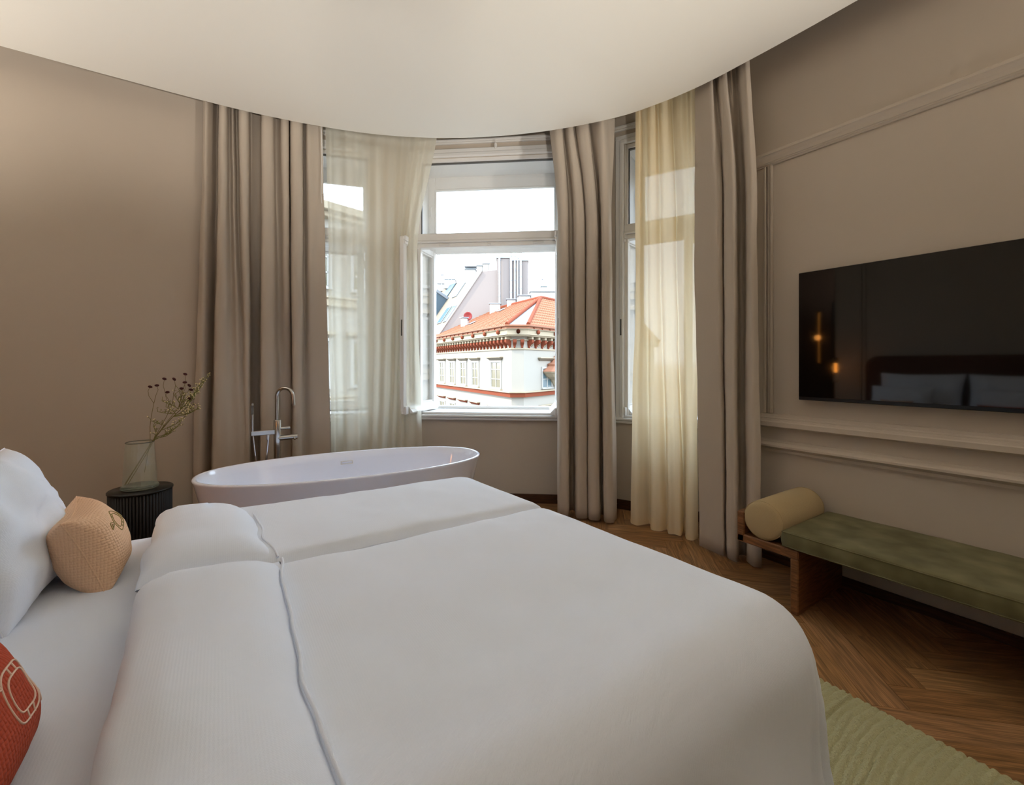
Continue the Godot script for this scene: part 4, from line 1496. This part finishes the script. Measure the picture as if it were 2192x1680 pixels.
# A duvet that starts at the turned-back fold, lies over its half of the bed and hangs over the foot and the outer side.
# side = -1: towards the windows; local z = 0 is the split between the two.
func duvet(o: Node3D, side: float, reach: float, lift: float) -> void:
	var top := 0.752
	var foot := 1.00
	var st := new_st()
	var at := func(x: float, w: float) -> Vector3:  # x along the bed, w across from the split (flat lengths)
		var ex := maxf(0, x - foot)
		var ew := maxf(0, w - reach)
		var e := sqrt(ex * ex + ew * ew)
		var c := Vector3(minf(x, foot), top, minf(w, reach))
		c.x += 0.07 * clampf(c.z, 0, 0.9) * side * clampf((c.x - 0.3) / 0.7, 0, 1) * 0.9
		var corner := minf(ex, ew) / maxf(e, 1e-5)
		var q := roll(minf(e, 0.76), 0.13, 0.07 + 0.10 * corner)
		if e > 1e-5:
			var a := atan2(ew, ex)
			var wave := sin(a * 19.0 + 0.6) * 0.026 * clampf(corner * 3.0, 0, 1) + sin((c.x - w * side) * 11.0) * 0.012 + sin((c.x - w * side) * 19.0 + 1.0) * 0.006
			q.x += wave * clampf((q.y - 0.08) / 0.35, 0, 1)
			c.x += ex / e * q.x
			c.z += ew / e * q.x
		c.y -= q.y
		var inside := clampf(1 - e / 0.12, 0, 1)
		# thickness rolls off at the split; the body is softly uneven
		var s := clampf(w / 0.05, 0, 1)
		c.y -= (0.044 if side > 0 else 0.030) * (1 - sqrt(1 - (1 - s) * (1 - s)))
		c.y += inside * (0.010 * fine.get_noise_2d(x * 0.55, w * 0.55 + 7 * side) + 0.004 * fine.get_noise_2d(x * 2.0 + 3, w * 1.2))
		c.y += lift * clampf(1.0 - (x - 0.1) / 0.95, 0, 1)
		c.z *= side
		return c
	sheet(st, 90, 80, func(u: float, v: float) -> Vector3: return at.call(lerpf(-0.09, foot + 0.76, u), lerpf(0.0, reach + 0.76, v) if v > 0.12 else lerpf(0.0, 0.12 * (reach + 0.76), v / 0.12)), 1, 1, side > 0)
	part("cover", st, M.linen, o)
	# the edge that shows along the split
	st = new_st()
	sheet(st, 60, 2, func(u: float, v: float) -> Vector3:
		var p: Vector3 = at.call(lerpf(-0.09, foot + 0.1, u), 0.0)
		return Vector3(p.x, p.y - v * (0.045 if side < 0 else 0.01), p.z + side * v * 0.006), 1, 1, side > 0)
	part("edge", st, M.linen, o)
	# the end turned back towards the foot: a soft roll in x-y, carried along z
	st = new_st()
	var prof := []
	for k in 9:
		var a := PI * 0.5 + PI * k / 8.0
		prof.append(Vector2(-0.085 + cos(a) * 0.045, 0.765 + sin(a) * (0.042 if k < 4 else 0.060)))
	prof.reverse()  # from the bottom of the roll, round its head side, to the top
	for k in range(1, 13):
		var t := k / 12.0
		prof.append(Vector2(lerpf(-0.085, 0.118, t), 0.812 + 0.012 * sin(PI * t) - 0.020 * t - 0.030 * pow(t, 5.0)))
	prof.append(Vector2(0.122, 0.757))
	prof.append(Vector2(0.113, 0.751))
	var w0 := 0.012 if side < 0 else 0.004
	var w1 := reach + 0.5
	var fold := func(u: float, v: float) -> Vector3:
		var k := u * (prof.size() - 1)
		var i := mini(int(k), prof.size() - 2)
		var p: Vector2 = prof[i].lerp(prof[i + 1], k - i)
		var w := lerpf(w0, w1, v)
		var ew := maxf(0, w - reach + 0.03)
		var q := roll(ew, 0.10, 0.03)
		var endr := clampf((w - w0) / 0.15, 0, 1)
		var sh := sqrt(maxf(0.0, 1 - (1 - endr) * (1 - endr)))
		var y := 0.742 + (p.y - 0.742) * (0.10 + 0.90 * sh) + 0.010 * fine.get_noise_2d(p.x * 1.2, w * 1.1 + side * 5)
		if p.y < 0.742:
			y = p.y
		var x := p.x + 0.018 * fine.get_noise_2d(w * 0.9, 3.0 + side) + (0.012 * (1 - endr) if p.x > 0.0 else 0.0) - (0.05 * clampf(w, 0, 0.8) if side < 0 and p.x > 0.0 else 0.0)
		if p.x > 0.05:
			y = maxf(y, 0.748)
		x -= (0.04 if side < 0 else 0.04 * clampf(1 - w / 0.6, 0, 1)) * clampf((0.06 - p.x) / 0.1, 0, 1)
		return Vector3(x, y - q.y + 0.002, side * (minf(w, reach - 0.03) + q.x))
	sheet(st, prof.size() - 1, 60, fold, 1, 1, side < 0)
	part("turned_back_end", st, M.linen, o)
	# stitched edges of the two cloth layers
	st = new_st()
	for dy in [0.0, 0.011]:
		var line := []
		for k in 41:
			var p: Vector3 = fold.call((prof.size() - 2.0) / (prof.size() - 1), k / 40.0)
			line.append(p + Vector3(0.002 + dy * 0.2, dy - 0.003, 0))
		tube(st, line, 0.0035, -1, 6)
	part("seam", st, M.linen, o)

# ---------------------------------------------------------------- bath corner
func build_bath_corner() -> void:
	var tub := thing("bathtub", "long white freestanding oval bathtub behind the bed", "bathtub", Vector3(0.772, 0, -3.12), -0.112)
	var st := new_st()
	var prof := [[0.0, 0.0, 0.0], [0.66, 0.27, 0.0], [0.70, 0.295, 0.012], [0.735, 0.315, 0.06], [0.80, 0.355, 0.22], [0.86, 0.39, 0.42], [0.905, 0.425, 0.60], [0.911, 0.431, 0.613], [0.911, 0.431, 0.620], [0.906, 0.426, 0.624], [0.893, 0.413, 0.624], [0.888, 0.408, 0.620], [0.872, 0.392, 0.57], [0.82, 0.35, 0.36], [0.74, 0.29, 0.19], [0.64, 0.23, 0.13], [0.0, 0.0, 0.12]]
	soft(st)
	var segs := 96
	for k in prof.size() - 1:
		for i in segs:
			var p := func(kk: int, ii: int) -> Vector3:
				var a := TAU * ii / segs
				var q := Vector2(cos(a), sin(a))
				var n := pow(pow(absf(q.x), 2.25) + pow(absf(q.y), 2.25), -1 / 2.25)
				return Vector3(q.x * n * prof[kk][0], prof[kk][2], q.y * n * prof[kk][1])
			var a: Vector3 = p.call(k, i)
			var b: Vector3 = p.call(k, i + 1)
			var c: Vector3 = p.call(k + 1, i + 1)
			var d: Vector3 = p.call(k + 1, i)
			if prof[k][0] > 0:
				tri(st, a, c, b)
			if prof[k + 1][0] > 0:
				tri(st, a, d, c)
	part("shell", st, M.acrylic, tub)
	st = new_st()
	var ov := Transform3D(Basis(Vector3.RIGHT, -0.18), Vector3(0.0, 0.545, -0.387))
	for b in [[-0.045, 0.045, -0.013, -0.007], [-0.045, 0.045, 0.007, 0.013]]:
		box(st, Vector3(b[0], b[2], -0.01), Vector3(b[1], b[3], 0.008), 0.002, ov)
	for x in [-0.045, 0.038]:
		box(st, Vector3(x, -0.007, -0.01), Vector3(x + 0.007, 0.007, 0.008), 0.002, ov)
	part("overflow_slot", st, M.white_soft, tub)
	st = new_st()
	lathe(st, PackedVector2Array([Vector2(0.0, 0.122), Vector2(0.032, 0.122), Vector2(0.03, 0.132), Vector2(0, 0.134)]), 20)
	part("plug", st, M.chrome, tub)
	# floor-standing tap with hand shower
	var t := thing("bath_tap", "chrome floor standing bath tap with a hand shower behind the bathtub", "tap", Vector3(0.368, 0, -3.76), 0.0)
	st = new_st()
	lathe(st, PackedVector2Array([Vector2(0, 0), Vector2(0.06, 0), Vector2(0.06, 0.012), Vector2(0.026, 0.014), Vector2(0.026, 0.64), Vector2(0.027, 0.642), Vector2(0.027, 0.872), Vector2(0.025, 0.876), Vector2(0.0, 0.876)]), 24)
	part("column", st, M.steel, t)
	st = new_st()
	var pts := [Vector3(-0.004, 0.87, 0), Vector3(-0.004, 0.95, 0), Vector3(-0.004, 1.03, 0)]
	for k in range(0, 13):
		var a := PI - PI * k / 12.0 * 0.94
		pts.append(Vector3(0.045 + cos(a) * 0.049, 1.055 + sin(a) * 0.062, 0.045 + cos(a) * 0.045))
	pts.append(Vector3(0.098, 0.99, 0.094))
	tube(st, pts, 0.0142, -1, 14)
	part("spout", st, M.steel, t)
	st = new_st()
	tube(st, [Vector3(0.02, 0.812, 0.006), Vector3(0.085, 0.812, 0.012)], 0.012, -1, 16)
	tube(st, [Vector3(0.052, 0.812, 0.009), Vector3(0.058, 0.812, 0.009)], 0.0135, -1, 16)
	part("diverter_knob", st, M.steel, t)
	st = new_st()
	tube(st, [Vector3(0.0, 0.738, 0.006), Vector3(0.135, 0.742, 0.02)], 0.021, -1, 18)
	tube(st, [Vector3(0.088, 0.740, 0.015), Vector3(0.092, 0.740, 0.0155)], 0.0222, -1, 18)
	tube(st, [Vector3(0.112, 0.740, 0.04), Vector3(0.112, 0.726, 0.056)], 0.007, -1, 10)
	part("mixer_handle", st, M.steel, t)
	st = new_st()
	box(st, Vector3(-0.175, 0.772, 0.005), Vector3(-0.02, 0.806, 0.035), 0.003)
	part("shower_holder", st, M.steel, t)
	st = new_st()
	tube(st, [Vector3(-0.165, 0.775, 0.02), Vector3(-0.166, 1.01, 0.016)], 0.0115, 0.0105, 14)
	var wand := part("hand_shower", st, M.steel, t)
	st = new_st()
	box(st, Vector3(-0.174, 0.93, 0.024), Vector3(-0.158, 0.995, 0.0285), 0.001)
	part("spray_face", st, M.gasket, wand)
	st = new_st()
	var h1 := []
	for k in 21:
		var s := k / 20.0
		h1.append(Vector3(-0.160 + 0.100 * s, 0.772 - 0.36 * sin(PI * s), 0.022 + 0.02 * sin(PI * s)))
	tube(st, h1, 0.007, -1, 10)
	part("hose", st, M.chrome, t)
	st = new_st()
	tube(st, [Vector3(-0.070, 0.772, 0.02), Vector3(-0.070, 0.735, 0.022)], 0.009, -1, 12)
	part("hose_nut", st, M.steel, t)
	# black fluted side table
	var tb := thing("side_table", "small round black fluted side table by the left wall", "side table", Vector3(-0.420, 0, -3.685))
	st = new_st()
	lathe(st, PackedVector2Array([Vector2(0, 0.485), Vector2(0.163, 0.485), Vector2(0.167, 0.488), Vector2(0.167, 0.496), Vector2(0.163, 0.5), Vector2(0, 0.5)]), 64)
	part("table_top", st, M.black_top, tb)
	st = new_st()
	lathe(st, PackedVector2Array([Vector2(0, 0), Vector2(0.150, 0), Vector2(0.150, 0.485), Vector2(0, 0.485)]), 48)
	part("drum", st, M.black, tb)
	var fl := new_st()
	lathe(fl, PackedVector2Array([Vector2(0.0, 0.004), Vector2(0.0078, 0.006), Vector2(0.0078, 0.484), Vector2(0.0, 0.485)]), 8)
	fl.generate_normals()
	var flm := fl.commit()
	for k in 60:
		put("flute", flm, M.black, tb, Vector3(cos(TAU * k / 60) * 0.154, 0, sin(TAU * k / 60) * 0.154))
	# vase and dried stems
	var v := thing("vase", "clear greenish glass vase with a thick base on the black side table", "vase", Vector3(-0.424, 0.5, -3.68))
	st = new_st()
	lathe(st, PackedVector2Array([Vector2(0.088, 0.018), Vector2(0.0865, 0.06), Vector2(0.083, 0.14), Vector2(0.078, 0.22), Vector2(0.0735, 0.285), Vector2(0.0725, 0.297)]), 48)
	part("glass_wall", st, M.vase, v)
	st = new_st()
	var rim := []
	for k in 33:
		rim.append(Vector3(cos(TAU * k / 32) * 0.0725, 0.298, sin(TAU * k / 32) * 0.0725))
	tube(st, rim, 0.0024, -1, 8, false)
	part("rim", st, mat(rgb(88, 92, 84), 0.1), v)
	st = new_st()
	lathe(st, PackedVector2Array([Vector2(0.0, 0.0005), Vector2(0.088, 0.0005), Vector2(0.097, 0.006), Vector2(0.0985, 0.013), Vector2(0.095, 0.021), Vector2(0.087, 0.026), Vector2(0.06, 0.022), Vector2(0.0, 0.026)]), 48)
	part("base", st, M.vase_base, v)
	dried_stems()

func dried_stems() -> void:
	var r3 := RandomNumberGenerator.new()
	r3.seed = 77
	# a branch of small pale flowers
	var g := thing("dried_flower_branch", "olive dried branch with tiny pale yellow flowers in the glass vase", "dried branch")
	var st := new_st()
	var spine := [Vector3(-0.496, 0.535, -3.665), Vector3(-0.43, 0.665, -3.675), Vector3(-0.362, 0.797, -3.68), Vector3(-0.319, 0.862, -3.68), Vector3(-0.267, 0.935, -3.68), Vector3(-0.215, 0.995, -3.68)]
	tube(st, spine, 0.0036, 0.0022, 7)
	tube(st, [Vector3(-0.48, 0.54, -3.66), Vector3(-0.40, 0.70, -3.675), Vector3(-0.345, 0.82, -3.685), Vector3(-0.30, 0.90, -3.70)], 0.0024, 0.0018, 6)
	part("main_stem", st, M.stem, g)
	var twigs := new_st()
	var buds := []
	var ends := [Vector3(-0.135, 1.108, -3.66), Vector3(-0.066, 1.22, -3.68), Vector3(-0.09, 1.17, -3.72), Vector3(-0.135, 0.985, -3.66), Vector3(-0.15, 1.01, -3.70), Vector3(-0.115, 1.0, -3.63), Vector3(-0.313, 1.056, -3.69), Vector3(-0.29, 1.02, -3.65), Vector3(-0.336, 0.985, -3.70), Vector3(-0.225, 1.13, -3.69), Vector3(-0.20, 1.10, -3.64), Vector3(-0.255, 1.10, -3.70), Vector3(-0.16, 1.09, -3.72), Vector3(-0.12, 1.15, -3.64), Vector3(-0.184, 0.952, -3.66), Vector3(-0.225, 0.888, -3.64), Vector3(-0.255, 0.853, -3.66), Vector3(-0.215, 0.90, -3.72), Vector3(-0.358, 0.90, -3.69), Vector3(-0.365, 0.93, -3.66), Vector3(-0.09, 1.20, -3.66), Vector3(-0.17, 1.03, -3.62)]
	for e in ends:
		# where it leaves the spine: a point a bit lower than the end
		var best := 0
		for k in range(2, spine.size()):
			if spine[k].y < e.y - 0.045:
				best = k
		var p: Vector3 = spine[maxi(best, 2)]
		if best < spine.size() - 1:
			p = p.lerp(spine[mini(best + 1, spine.size() - 1)], r3.randf() * 0.6)
		var mid: Vector3 = p.lerp(e, 0.5) + Vector3(0.012, -0.008, r3.randf_range(-0.01, 0.01))
		tube(twigs, [p, mid, e], 0.0022, 0.0014, 5)
		var flowery: bool = e.x > -0.20
		for k in 9:
			var t := 0.35 + 0.65 * k / 8.0
			var q := p.lerp(mid, t * 2) if t < 0.5 else mid.lerp(e, t * 2 - 1)
			var dir := Vector3(r3.randf_range(-0.5, 1.0), r3.randf_range(0.2, 1.2), r3.randf_range(-0.8, 0.8)).normalized()
			var tip := q + dir * r3.randf_range(0.014, 0.034)
			tube(twigs, [q, q.lerp(tip, 0.5) + Vector3(0, 0.003, 0), tip], 0.0016, 0.0013, 4)
			for kk in 2:
				var tip2 := tip + Vector3(r3.randf_range(-1, 1), r3.randf_range(0, 1), r3.randf_range(-1, 1)) * 0.010
				tube(twigs, [tip, tip2], 0.0013, 0.0011, 4)
				if flowery or r3.randf() < 0.25:
					buds.append(tip2)
	part("twigs", twigs, M.twig, g)
	st = new_st()
	for b in buds:
		lathe(st, PackedVector2Array([Vector2(0, -0.0042), Vector2(0.0042, 0), Vector2(0, 0.0042)]), 5, Transform3D(Basis(Vector3(r3.randf(), r3.randf(), 1).normalized(), r3.randf() * 3), b))
	var fl := part("flowers", st, M.bud, g)
	fl.set_meta("kind", "stuff")
	# thin wiry stems with dark oval heads
	var stems := [
		["wiry stem with two dark seed heads furthest over the vase's rim", [Vector3(-0.40, 0.60, -3.67), Vector3(-0.373, 0.798, -3.68), Vector3(-0.374, 0.892, -3.68), Vector3(-0.367, 0.964, -3.68), Vector3(-0.354, 1.043, -3.68)], [Vector3(-0.373, 1.152, -3.68), Vector3(-0.339, 1.160, -3.68)]],
		["wiry stem with three dark seed heads in the middle of the bunch", [Vector3(-0.43, 0.66, -3.69), Vector3(-0.355, 0.81, -3.69), Vector3(-0.300, 0.93, -3.70), Vector3(-0.262, 1.02, -3.70)], [Vector3(-0.300, 1.202, -3.68), Vector3(-0.285, 1.113, -3.69), Vector3(-0.249, 1.199, -3.68)]],
		["tall wiry stem with six dark seed heads nearest the drape", [Vector3(-0.44, 0.64, -3.66), Vector3(-0.355, 0.81, -3.675), Vector3(-0.285, 0.92, -3.66), Vector3(-0.225, 1.01, -3.66)], [Vector3(-0.190, 1.232, -3.68), Vector3(-0.191, 1.177, -3.66), Vector3(-0.167, 1.156, -3.66), Vector3(-0.209, 1.136, -3.67), Vector3(-0.158, 1.126, -3.67), Vector3(-0.164, 1.067, -3.66)]]]
	for s in stems:
		var o := thing("dried_burnet", s[0], "dried flower")
		st = new_st()
		tube(st, s[1], 0.0019, 0.0016, 6)
		var tip: Vector3 = s[1][s[1].size() - 1]
		for h in s[2]:
			var d: Vector3 = h - tip
			tube(st, [tip, tip + d * 0.4 + Vector3(-0.018 if d.x < 0 else 0.004, 0.005, 0), tip + d * 0.75 + Vector3(-0.016 if d.x < 0 else 0.010, 0, 0), h], 0.0015, 0.0012, 5)
		part("stem", st, M.stem, o)
		var k := 0
		for h in s[2]:
			st = new_st()
			lathe(st, PackedVector2Array([Vector2(0, -0.013), Vector2(0.006, -0.009), Vector2(0.0085, 0), Vector2(0.006, 0.009), Vector2(0, 0.013)]), 10, Transform3D(Basis(Vector3(0, 0, 1), 1.2 + 0.5 * sin(k * 2.3)), h))
			part("seed_head", st, M.burnet, o)
			k += 1

# ---------------------------------------------------------------- television, bench, rug
func build_right_side() -> void:
	var tv := thing("television", "large black flat television on the right wall", "television", Vector3(3.05, 1.079, -0.584))
	var st := new_st()
	box(st, Vector3(-0.066, 0, -0.693), Vector3(-0.030, 0.782, 0.693), 0.003)
	part("casing", st, M.bezel, tv)
	st = new_st()
	box(st, Vector3(-0.0705, 0.020, -0.690), Vector3(-0.0655, 0.779, 0.690), 0.001)
	part("screen", st, M.screen, tv)
	st = new_st()
	box(st, Vector3(-0.03, 0.2, -0.3), Vector3(0.0, 0.6, 0.3), 0.004)
	part("wall_mount", st, M.black, tv)
	# bench: a folded oak board with upright ends, on two panel legs
	var be := thing("bench", "low oak bench with upright ends along the television wall", "bench", Vector3(2.76, 0, -0.24))
	var x0 := -0.28
	var x1 := 0.27
	var zl := -1.145
	st = new_st()
	box(st, Vector3(x0 + 0.12, 0.314, zl + 0.30), Vector3(x1, 0.332, -zl - 0.30), 0.003)
	part("seat_board", st, M.bench_wood, be)
	for s in [-1.0, 1.0]:
		st = new_st()
		box(st, Vector3(x0, 0.286, s * -zl), Vector3(x1, 0.332, s * (-zl - 0.322)), 0.006)
		part("end_shelf", st, M.bench_wood, be)
		st = new_st()
		box(st, Vector3(x0, 0.288, s * -zl), Vector3(x1, 0.458, s * (-zl - 0.041)), 0.005)
		part("end_panel", st, M.bench_wood, be)
		st = new_st()
		box(st, Vector3(x0, 0, s * (-zl - 0.283)), Vector3(x1, 0.287, s * (-zl - 0.322)), 0.005)
		part("leg", st, M.bench_wood, be)
	var cu := thing("bench_cushion", "long olive green velvet seat cushion on the bench", "cushion", Vector3(2.755, 0.332, -0.24))
	var lx := 0.283
	var lz := 0.898
	st = new_st()
	for sgn in [1.0, -1.0]:
		sheet(st, 28, 70, func(u: float, v: float) -> Vector3:
			var a := sin((u - 0.5) * PI)
			var b := sin((v - 0.5) * PI)
			var e := pow(maxf(0, (1 - pow(a, 8)) * (1 - pow(b, 40))), 0.35)
			return Vector3(a * (lx - 0.004 + 0.004 * e), 0.047 + sgn * (0.036 + 0.012 * e) + (0.004 * fine.get_noise_2d(a * 0.5, b * 1.5) * e if sgn > 0 else 0.0), b * lz), 1, 1, sgn > 0)
	sheet(st, 120, 4, func(u: float, v: float) -> Vector3:
		var p := rect_point(u, lx - 0.004, lz)
		var bulge := 0.005 * sin(PI * v)
		return Vector3(p.x + signf(p.x) * (bulge if absf(p.x) > lx - 0.01 else 0.0), 0.011 + 0.072 * v, p.y + signf(p.y) * (bulge if absf(p.y) > lz - 0.01 else 0.0)), 1, 1, true)
	part("velvet_body", st, M.velvet, cu)
	st = new_st()
	for y in [0.083, 0.011]:
		var loop := []
		for k in 121:
			var p := rect_point(k / 120.0, lx - 0.003, lz + 0.001)
			loop.append(Vector3(p.x, y, p.y))
		tube(st, loop, 0.0028, -1, 6, false)
	part("piping", st, M.velvet, cu)
	var bo := thing("bolster", "round sand coloured bolster pillow at the far end of the bench", "bolster", Vector3(2.478, 0.439, -1.243))
	st = new_st()
	var pr := PackedVector2Array([Vector2(0, -0.006), Vector2(0.05, -0.005), Vector2(0.085, 0.0), Vector2(0.098, 0.006), Vector2(0.103, 0.014), Vector2(0.106, 0.06), Vector2(0.107, 0.26), Vector2(0.106, 0.46), Vector2(0.103, 0.505), Vector2(0.09, 0.52), Vector2(0, 0.524)])
	lathe(st, pr, 48)
	var b2 := part("cover", st, M.bolster, bo)
	b2.rotation.z = -PI / 2
	for y in [0.012, 0.507]:
		st = new_st()
		var loop := []
		for k in 49:
			loop.append(Vector3(y, sin(TAU * k / 48) * 0.1035, cos(TAU * k / 48) * 0.1035))
		tube(st, loop, 0.0016, -1, 6, false)
		part("seam", st, M.bench_wood if false else M.bolster, bo)
	# rug
	var rug := thing("rug", "sage green ribbed wool rug under the bed's near side", "rug", Vector3(0.98, 0, -0.1))
	st = new_st()
	var nx := 120
	var nz := 560
	sheet(st, nx, nz, func(u: float, v: float) -> Vector3:
		var x := lerpf(-0.55, 1.07, u)
		var z := lerpf(-0.95, 1.1, v)
		var edge := minf(minf(1.07 - x, x + 0.55), minf(z + 0.95, 1.1 - z))
		var h := 0.013 * clampf(edge / 0.012, 0, 1)
		var ph := (z + 0.012 * sin(x * 9.0) + 0.010 * fine.get_noise_2d(x * 1.6, z * 0.8) + 0.004 * fine.get_noise_2d(x * 8, z * 3)) / 0.025
		var seam := 1.0
		for zs in [-0.58, 0.05, 0.7]:
			seam = minf(seam, absf(z - zs + 0.012 * sin(x * 9.0)) / 0.008)
		h += (0.0085 * sqrt(absf(sin(PI * ph))) - 0.008 * (1 - clampf(seam, 0, 1)) + 0.0035 * fine.get_noise_2d(x * 30, z * 30)) * clampf(edge / 0.012, 0, 1)
		return Vector3(x, h, z), 1, 1, true)
	part("pile", st, M.rug, rug)
	st = new_st()
	box(st, Vector3(-0.548, 0.0005, -0.948), Vector3(1.068, 0.006, 1.098), 0.001)
	part("backing", st, M.rug, rug)

func rect_point(t: float, hx: float, hz: float) -> Vector2:
	var per := 4 * (hx + hz)
	var d := fposmod(t, 1.0) * per
	if d < 2 * hx:
		return Vector2(-hx + d, -hz)
	d -= 2 * hx
	if d < 2 * hz:
		return Vector2(hx, -hz + d)
	d -= 2 * hz
	if d < 2 * hx:
		return Vector2(hx - d, hz)
	return Vector2(-hx, hz - (d - 2 * hx))

# ---------------------------------------------------------------- what the television mirrors
func build_back_of_room() -> void:
	var st := new_st()
	for k in [0.0, 0.05]:
		box(st, Vector3(-1.05, 0, -2.27 + k), Vector3(-1.03, 3.25, -2.245 + k), 0.004)
	struct("trim_5", st, M.wall, "upright moulding on the wall beside the headboard", "moulding")
	var p := thing("pendant_lamp", "slim bedside pendant lamp with an amber glowing tube", "pendant lamp", Vector3(-0.75, 0, -2.43))
	st = new_st()
	tube(st, [Vector3(0, 1.36, 0), Vector3(0, 3.24, 0)], 0.003, -1, 6)
	part("cord", st, M.black, p)
	st = new_st()
	lathe(st, PackedVector2Array([Vector2(0, 1.31), Vector2(0.014, 1.31), Vector2(0.014, 1.38), Vector2(0.004, 1.40), Vector2(0, 1.40)]), 14)
	part("socket", st, M.black, p)
	st = new_st()
	lathe(st, PackedVector2Array([Vector2(0, 1.19), Vector2(0.016, 1.19), Vector2(0.016, 1.31), Vector2(0, 1.31)]), 16)
	part("glowing_tube", st, M.amber, p)
	st = new_st()
	lathe(st, PackedVector2Array([Vector2(0.034, 1.06), Vector2(0.034, 1.38)]), 24)
	part("glass_sleeve", st, M.glass, p)
	var pic := thing("picture_frame", "dark framed picture in the alcove lit by a warm wall lamp", "picture", Vector3(-3.6, 0, -3.1))
	st = new_st()
	box(st, Vector3(0, 1.15, -0.42), Vector3(0.03, 2.45, 0.42), 0.006)
	part("frame", st, M.black, pic)
	st = new_st()
	box(st, Vector3(0.03, 1.2, -0.37), Vector3(0.034, 2.4, 0.37))
	part("print", st, M.canvas, pic)
	var wl := thing("wall_lamp", "tall warm strip wall lamp beside the alcove picture", "wall lamp", Vector3(-3.6, 0, -3.72))
	st = new_st()
	box(st, Vector3(0, 1.3, -0.02), Vector3(0.03, 2.3, 0.02), 0.004)
	part("backplate", st, M.black, wl)
	st = new_st()
	box(st, Vector3(0.03, 1.32, -0.012), Vector3(0.05, 2.28, 0.012), 0.003)
	part("glowing_strip", st, M.amber_dim, wl)

func room_and_fill_lamps() -> void:
	# unseen bowl lamps, placed out of view to light the ceiling and walls
	for k in 3:
		var at := [Vector3(-0.55, 0, 1.7), Vector3(2.5, 0, 2.1), Vector3(-2.6, 0, -2.72)][k] as Vector3
		var g := thing("unseen_torchiere", ["unseen black bowl lamp behind the camera near the bed head, placed to light the ceiling", "unseen black bowl lamp in the corner beyond the bench, placed to light the ceiling and television wall", "unseen black bowl lamp in the alcove, placed to light the ceiling and left wall"][k], "fill lamp", at)
		var st := new_st()
		lathe(st, PackedVector2Array([Vector2(0, 0), Vector2(0.14, 0), Vector2(0.14, 0.015), Vector2(0.012, 0.025), Vector2(0.012, 1.58), Vector2(0, 1.58)]), 24)
		part("stand", st, M.black, g)
		st = new_st()
		lathe(st, PackedVector2Array([Vector2(0, 1.57), Vector2(0.08, 1.60), Vector2(0.14, 1.66), Vector2(0.16, 1.72), Vector2(0.155, 1.72), Vector2(0.13, 1.67), Vector2(0, 1.63)]), 32)
		part("bowl", st, M.black, g)
		st = new_st()
		lathe(st, PackedVector2Array([Vector2(0, 1.69), Vector2(0.13, 1.69), Vector2(0.13, 1.70), Vector2(0, 1.70)]), 32)
		part("glowing_diffuser", st, M.unseen_lamp_white, g)
		var l := SpotLight3D.new()
		l.name = "unseen_torchiere_glow"
		l.light_color = Color(1.0, 0.975, 0.94)
		l.light_energy = UNSEEN_TORCH_ENERGY[k]
		l.light_size = 0.15
		l.spot_angle = 80.0
		l.spot_angle_attenuation = 0.6
		l.spot_range = 14.0
		l.spot_attenuation = 2.0
		l.shadow_enabled = true
		add_child(l, true)
		l.look_at_from_position(at + Vector3(0, 1.73, 0), at + Vector3(0, 3, 0), Vector3.RIGHT)
	# two added fill spots, out of view, throw soft pools on the ceiling ahead
	for k in 2:
		var from := [Vector3(-0.75, 0.42, 2.3), Vector3(2.65, 0.42, 2.3)][k] as Vector3
		var aim := [Vector3(0.75, 3.25, -2.1), Vector3(1.55, 3.25, -1.5)][k] as Vector3
		var dir := (aim - from).normalized()
		var g := thing("fill_uplighter", ["small black fill spot added out of view behind the head end of the bed", "small black fill spot added out of view at the far end of the television wall"][k], "fill lamp", Vector3(from.x, 0, from.z))
		var st := new_st()
		lathe(st, PackedVector2Array([Vector2(0, 0), Vector2(0.10, 0), Vector2(0.10, 0.012), Vector2(0.012, 0.02), Vector2(0.012, 0.34), Vector2(0, 0.34)]), 24)
		part("stand", st, M.black, g)
		var place := Transform3D(Basis(Quaternion(Vector3.UP, dir)), Vector3(0, from.y, 0))
		st = new_st()
		lathe(st, PackedVector2Array([Vector2(0, -0.10), Vector2(0.05, -0.095), Vector2(0.075, -0.05), Vector2(0.08, 0.05), Vector2(0.075, 0.05), Vector2(0.07, -0.04), Vector2(0, -0.06)]), 24, place)
		part("shade", st, M.black, g)
		st = new_st()
		lathe(st, PackedVector2Array([Vector2(0, 0.02), Vector2(0.066, 0.02), Vector2(0.066, 0.028), Vector2(0, 0.028)]), 24, place)
		part("glowing_lens", st, M.unseen_lamp_white, g)
		var l := SpotLight3D.new()
		l.name = "fill_uplighter_glow"
		l.light_color = Color(1.0, 0.975, 0.94)
		l.light_energy = FILL_SPOT_ENERGY
		l.light_size = 0.06
		l.spot_angle = 23.0
		l.spot_angle_attenuation = 1.0
		l.spot_range = 14.0
		l.spot_attenuation = 2.0
		l.shadow_enabled = true
		add_child(l, true)
		l.look_at_from_position(from + dir * 0.06, from + dir, Vector3.RIGHT)
	lamp("pendant_glow", Vector3(-0.75, 1.25, -2.43), Color(1.0, 0.62, 0.25), 0.03, 0.012)
	lamp("wall_lamp_glow", Vector3(-3.5, 1.8, -3.72), Color(1.0, 0.66, 0.32), 0.02, 0.05)
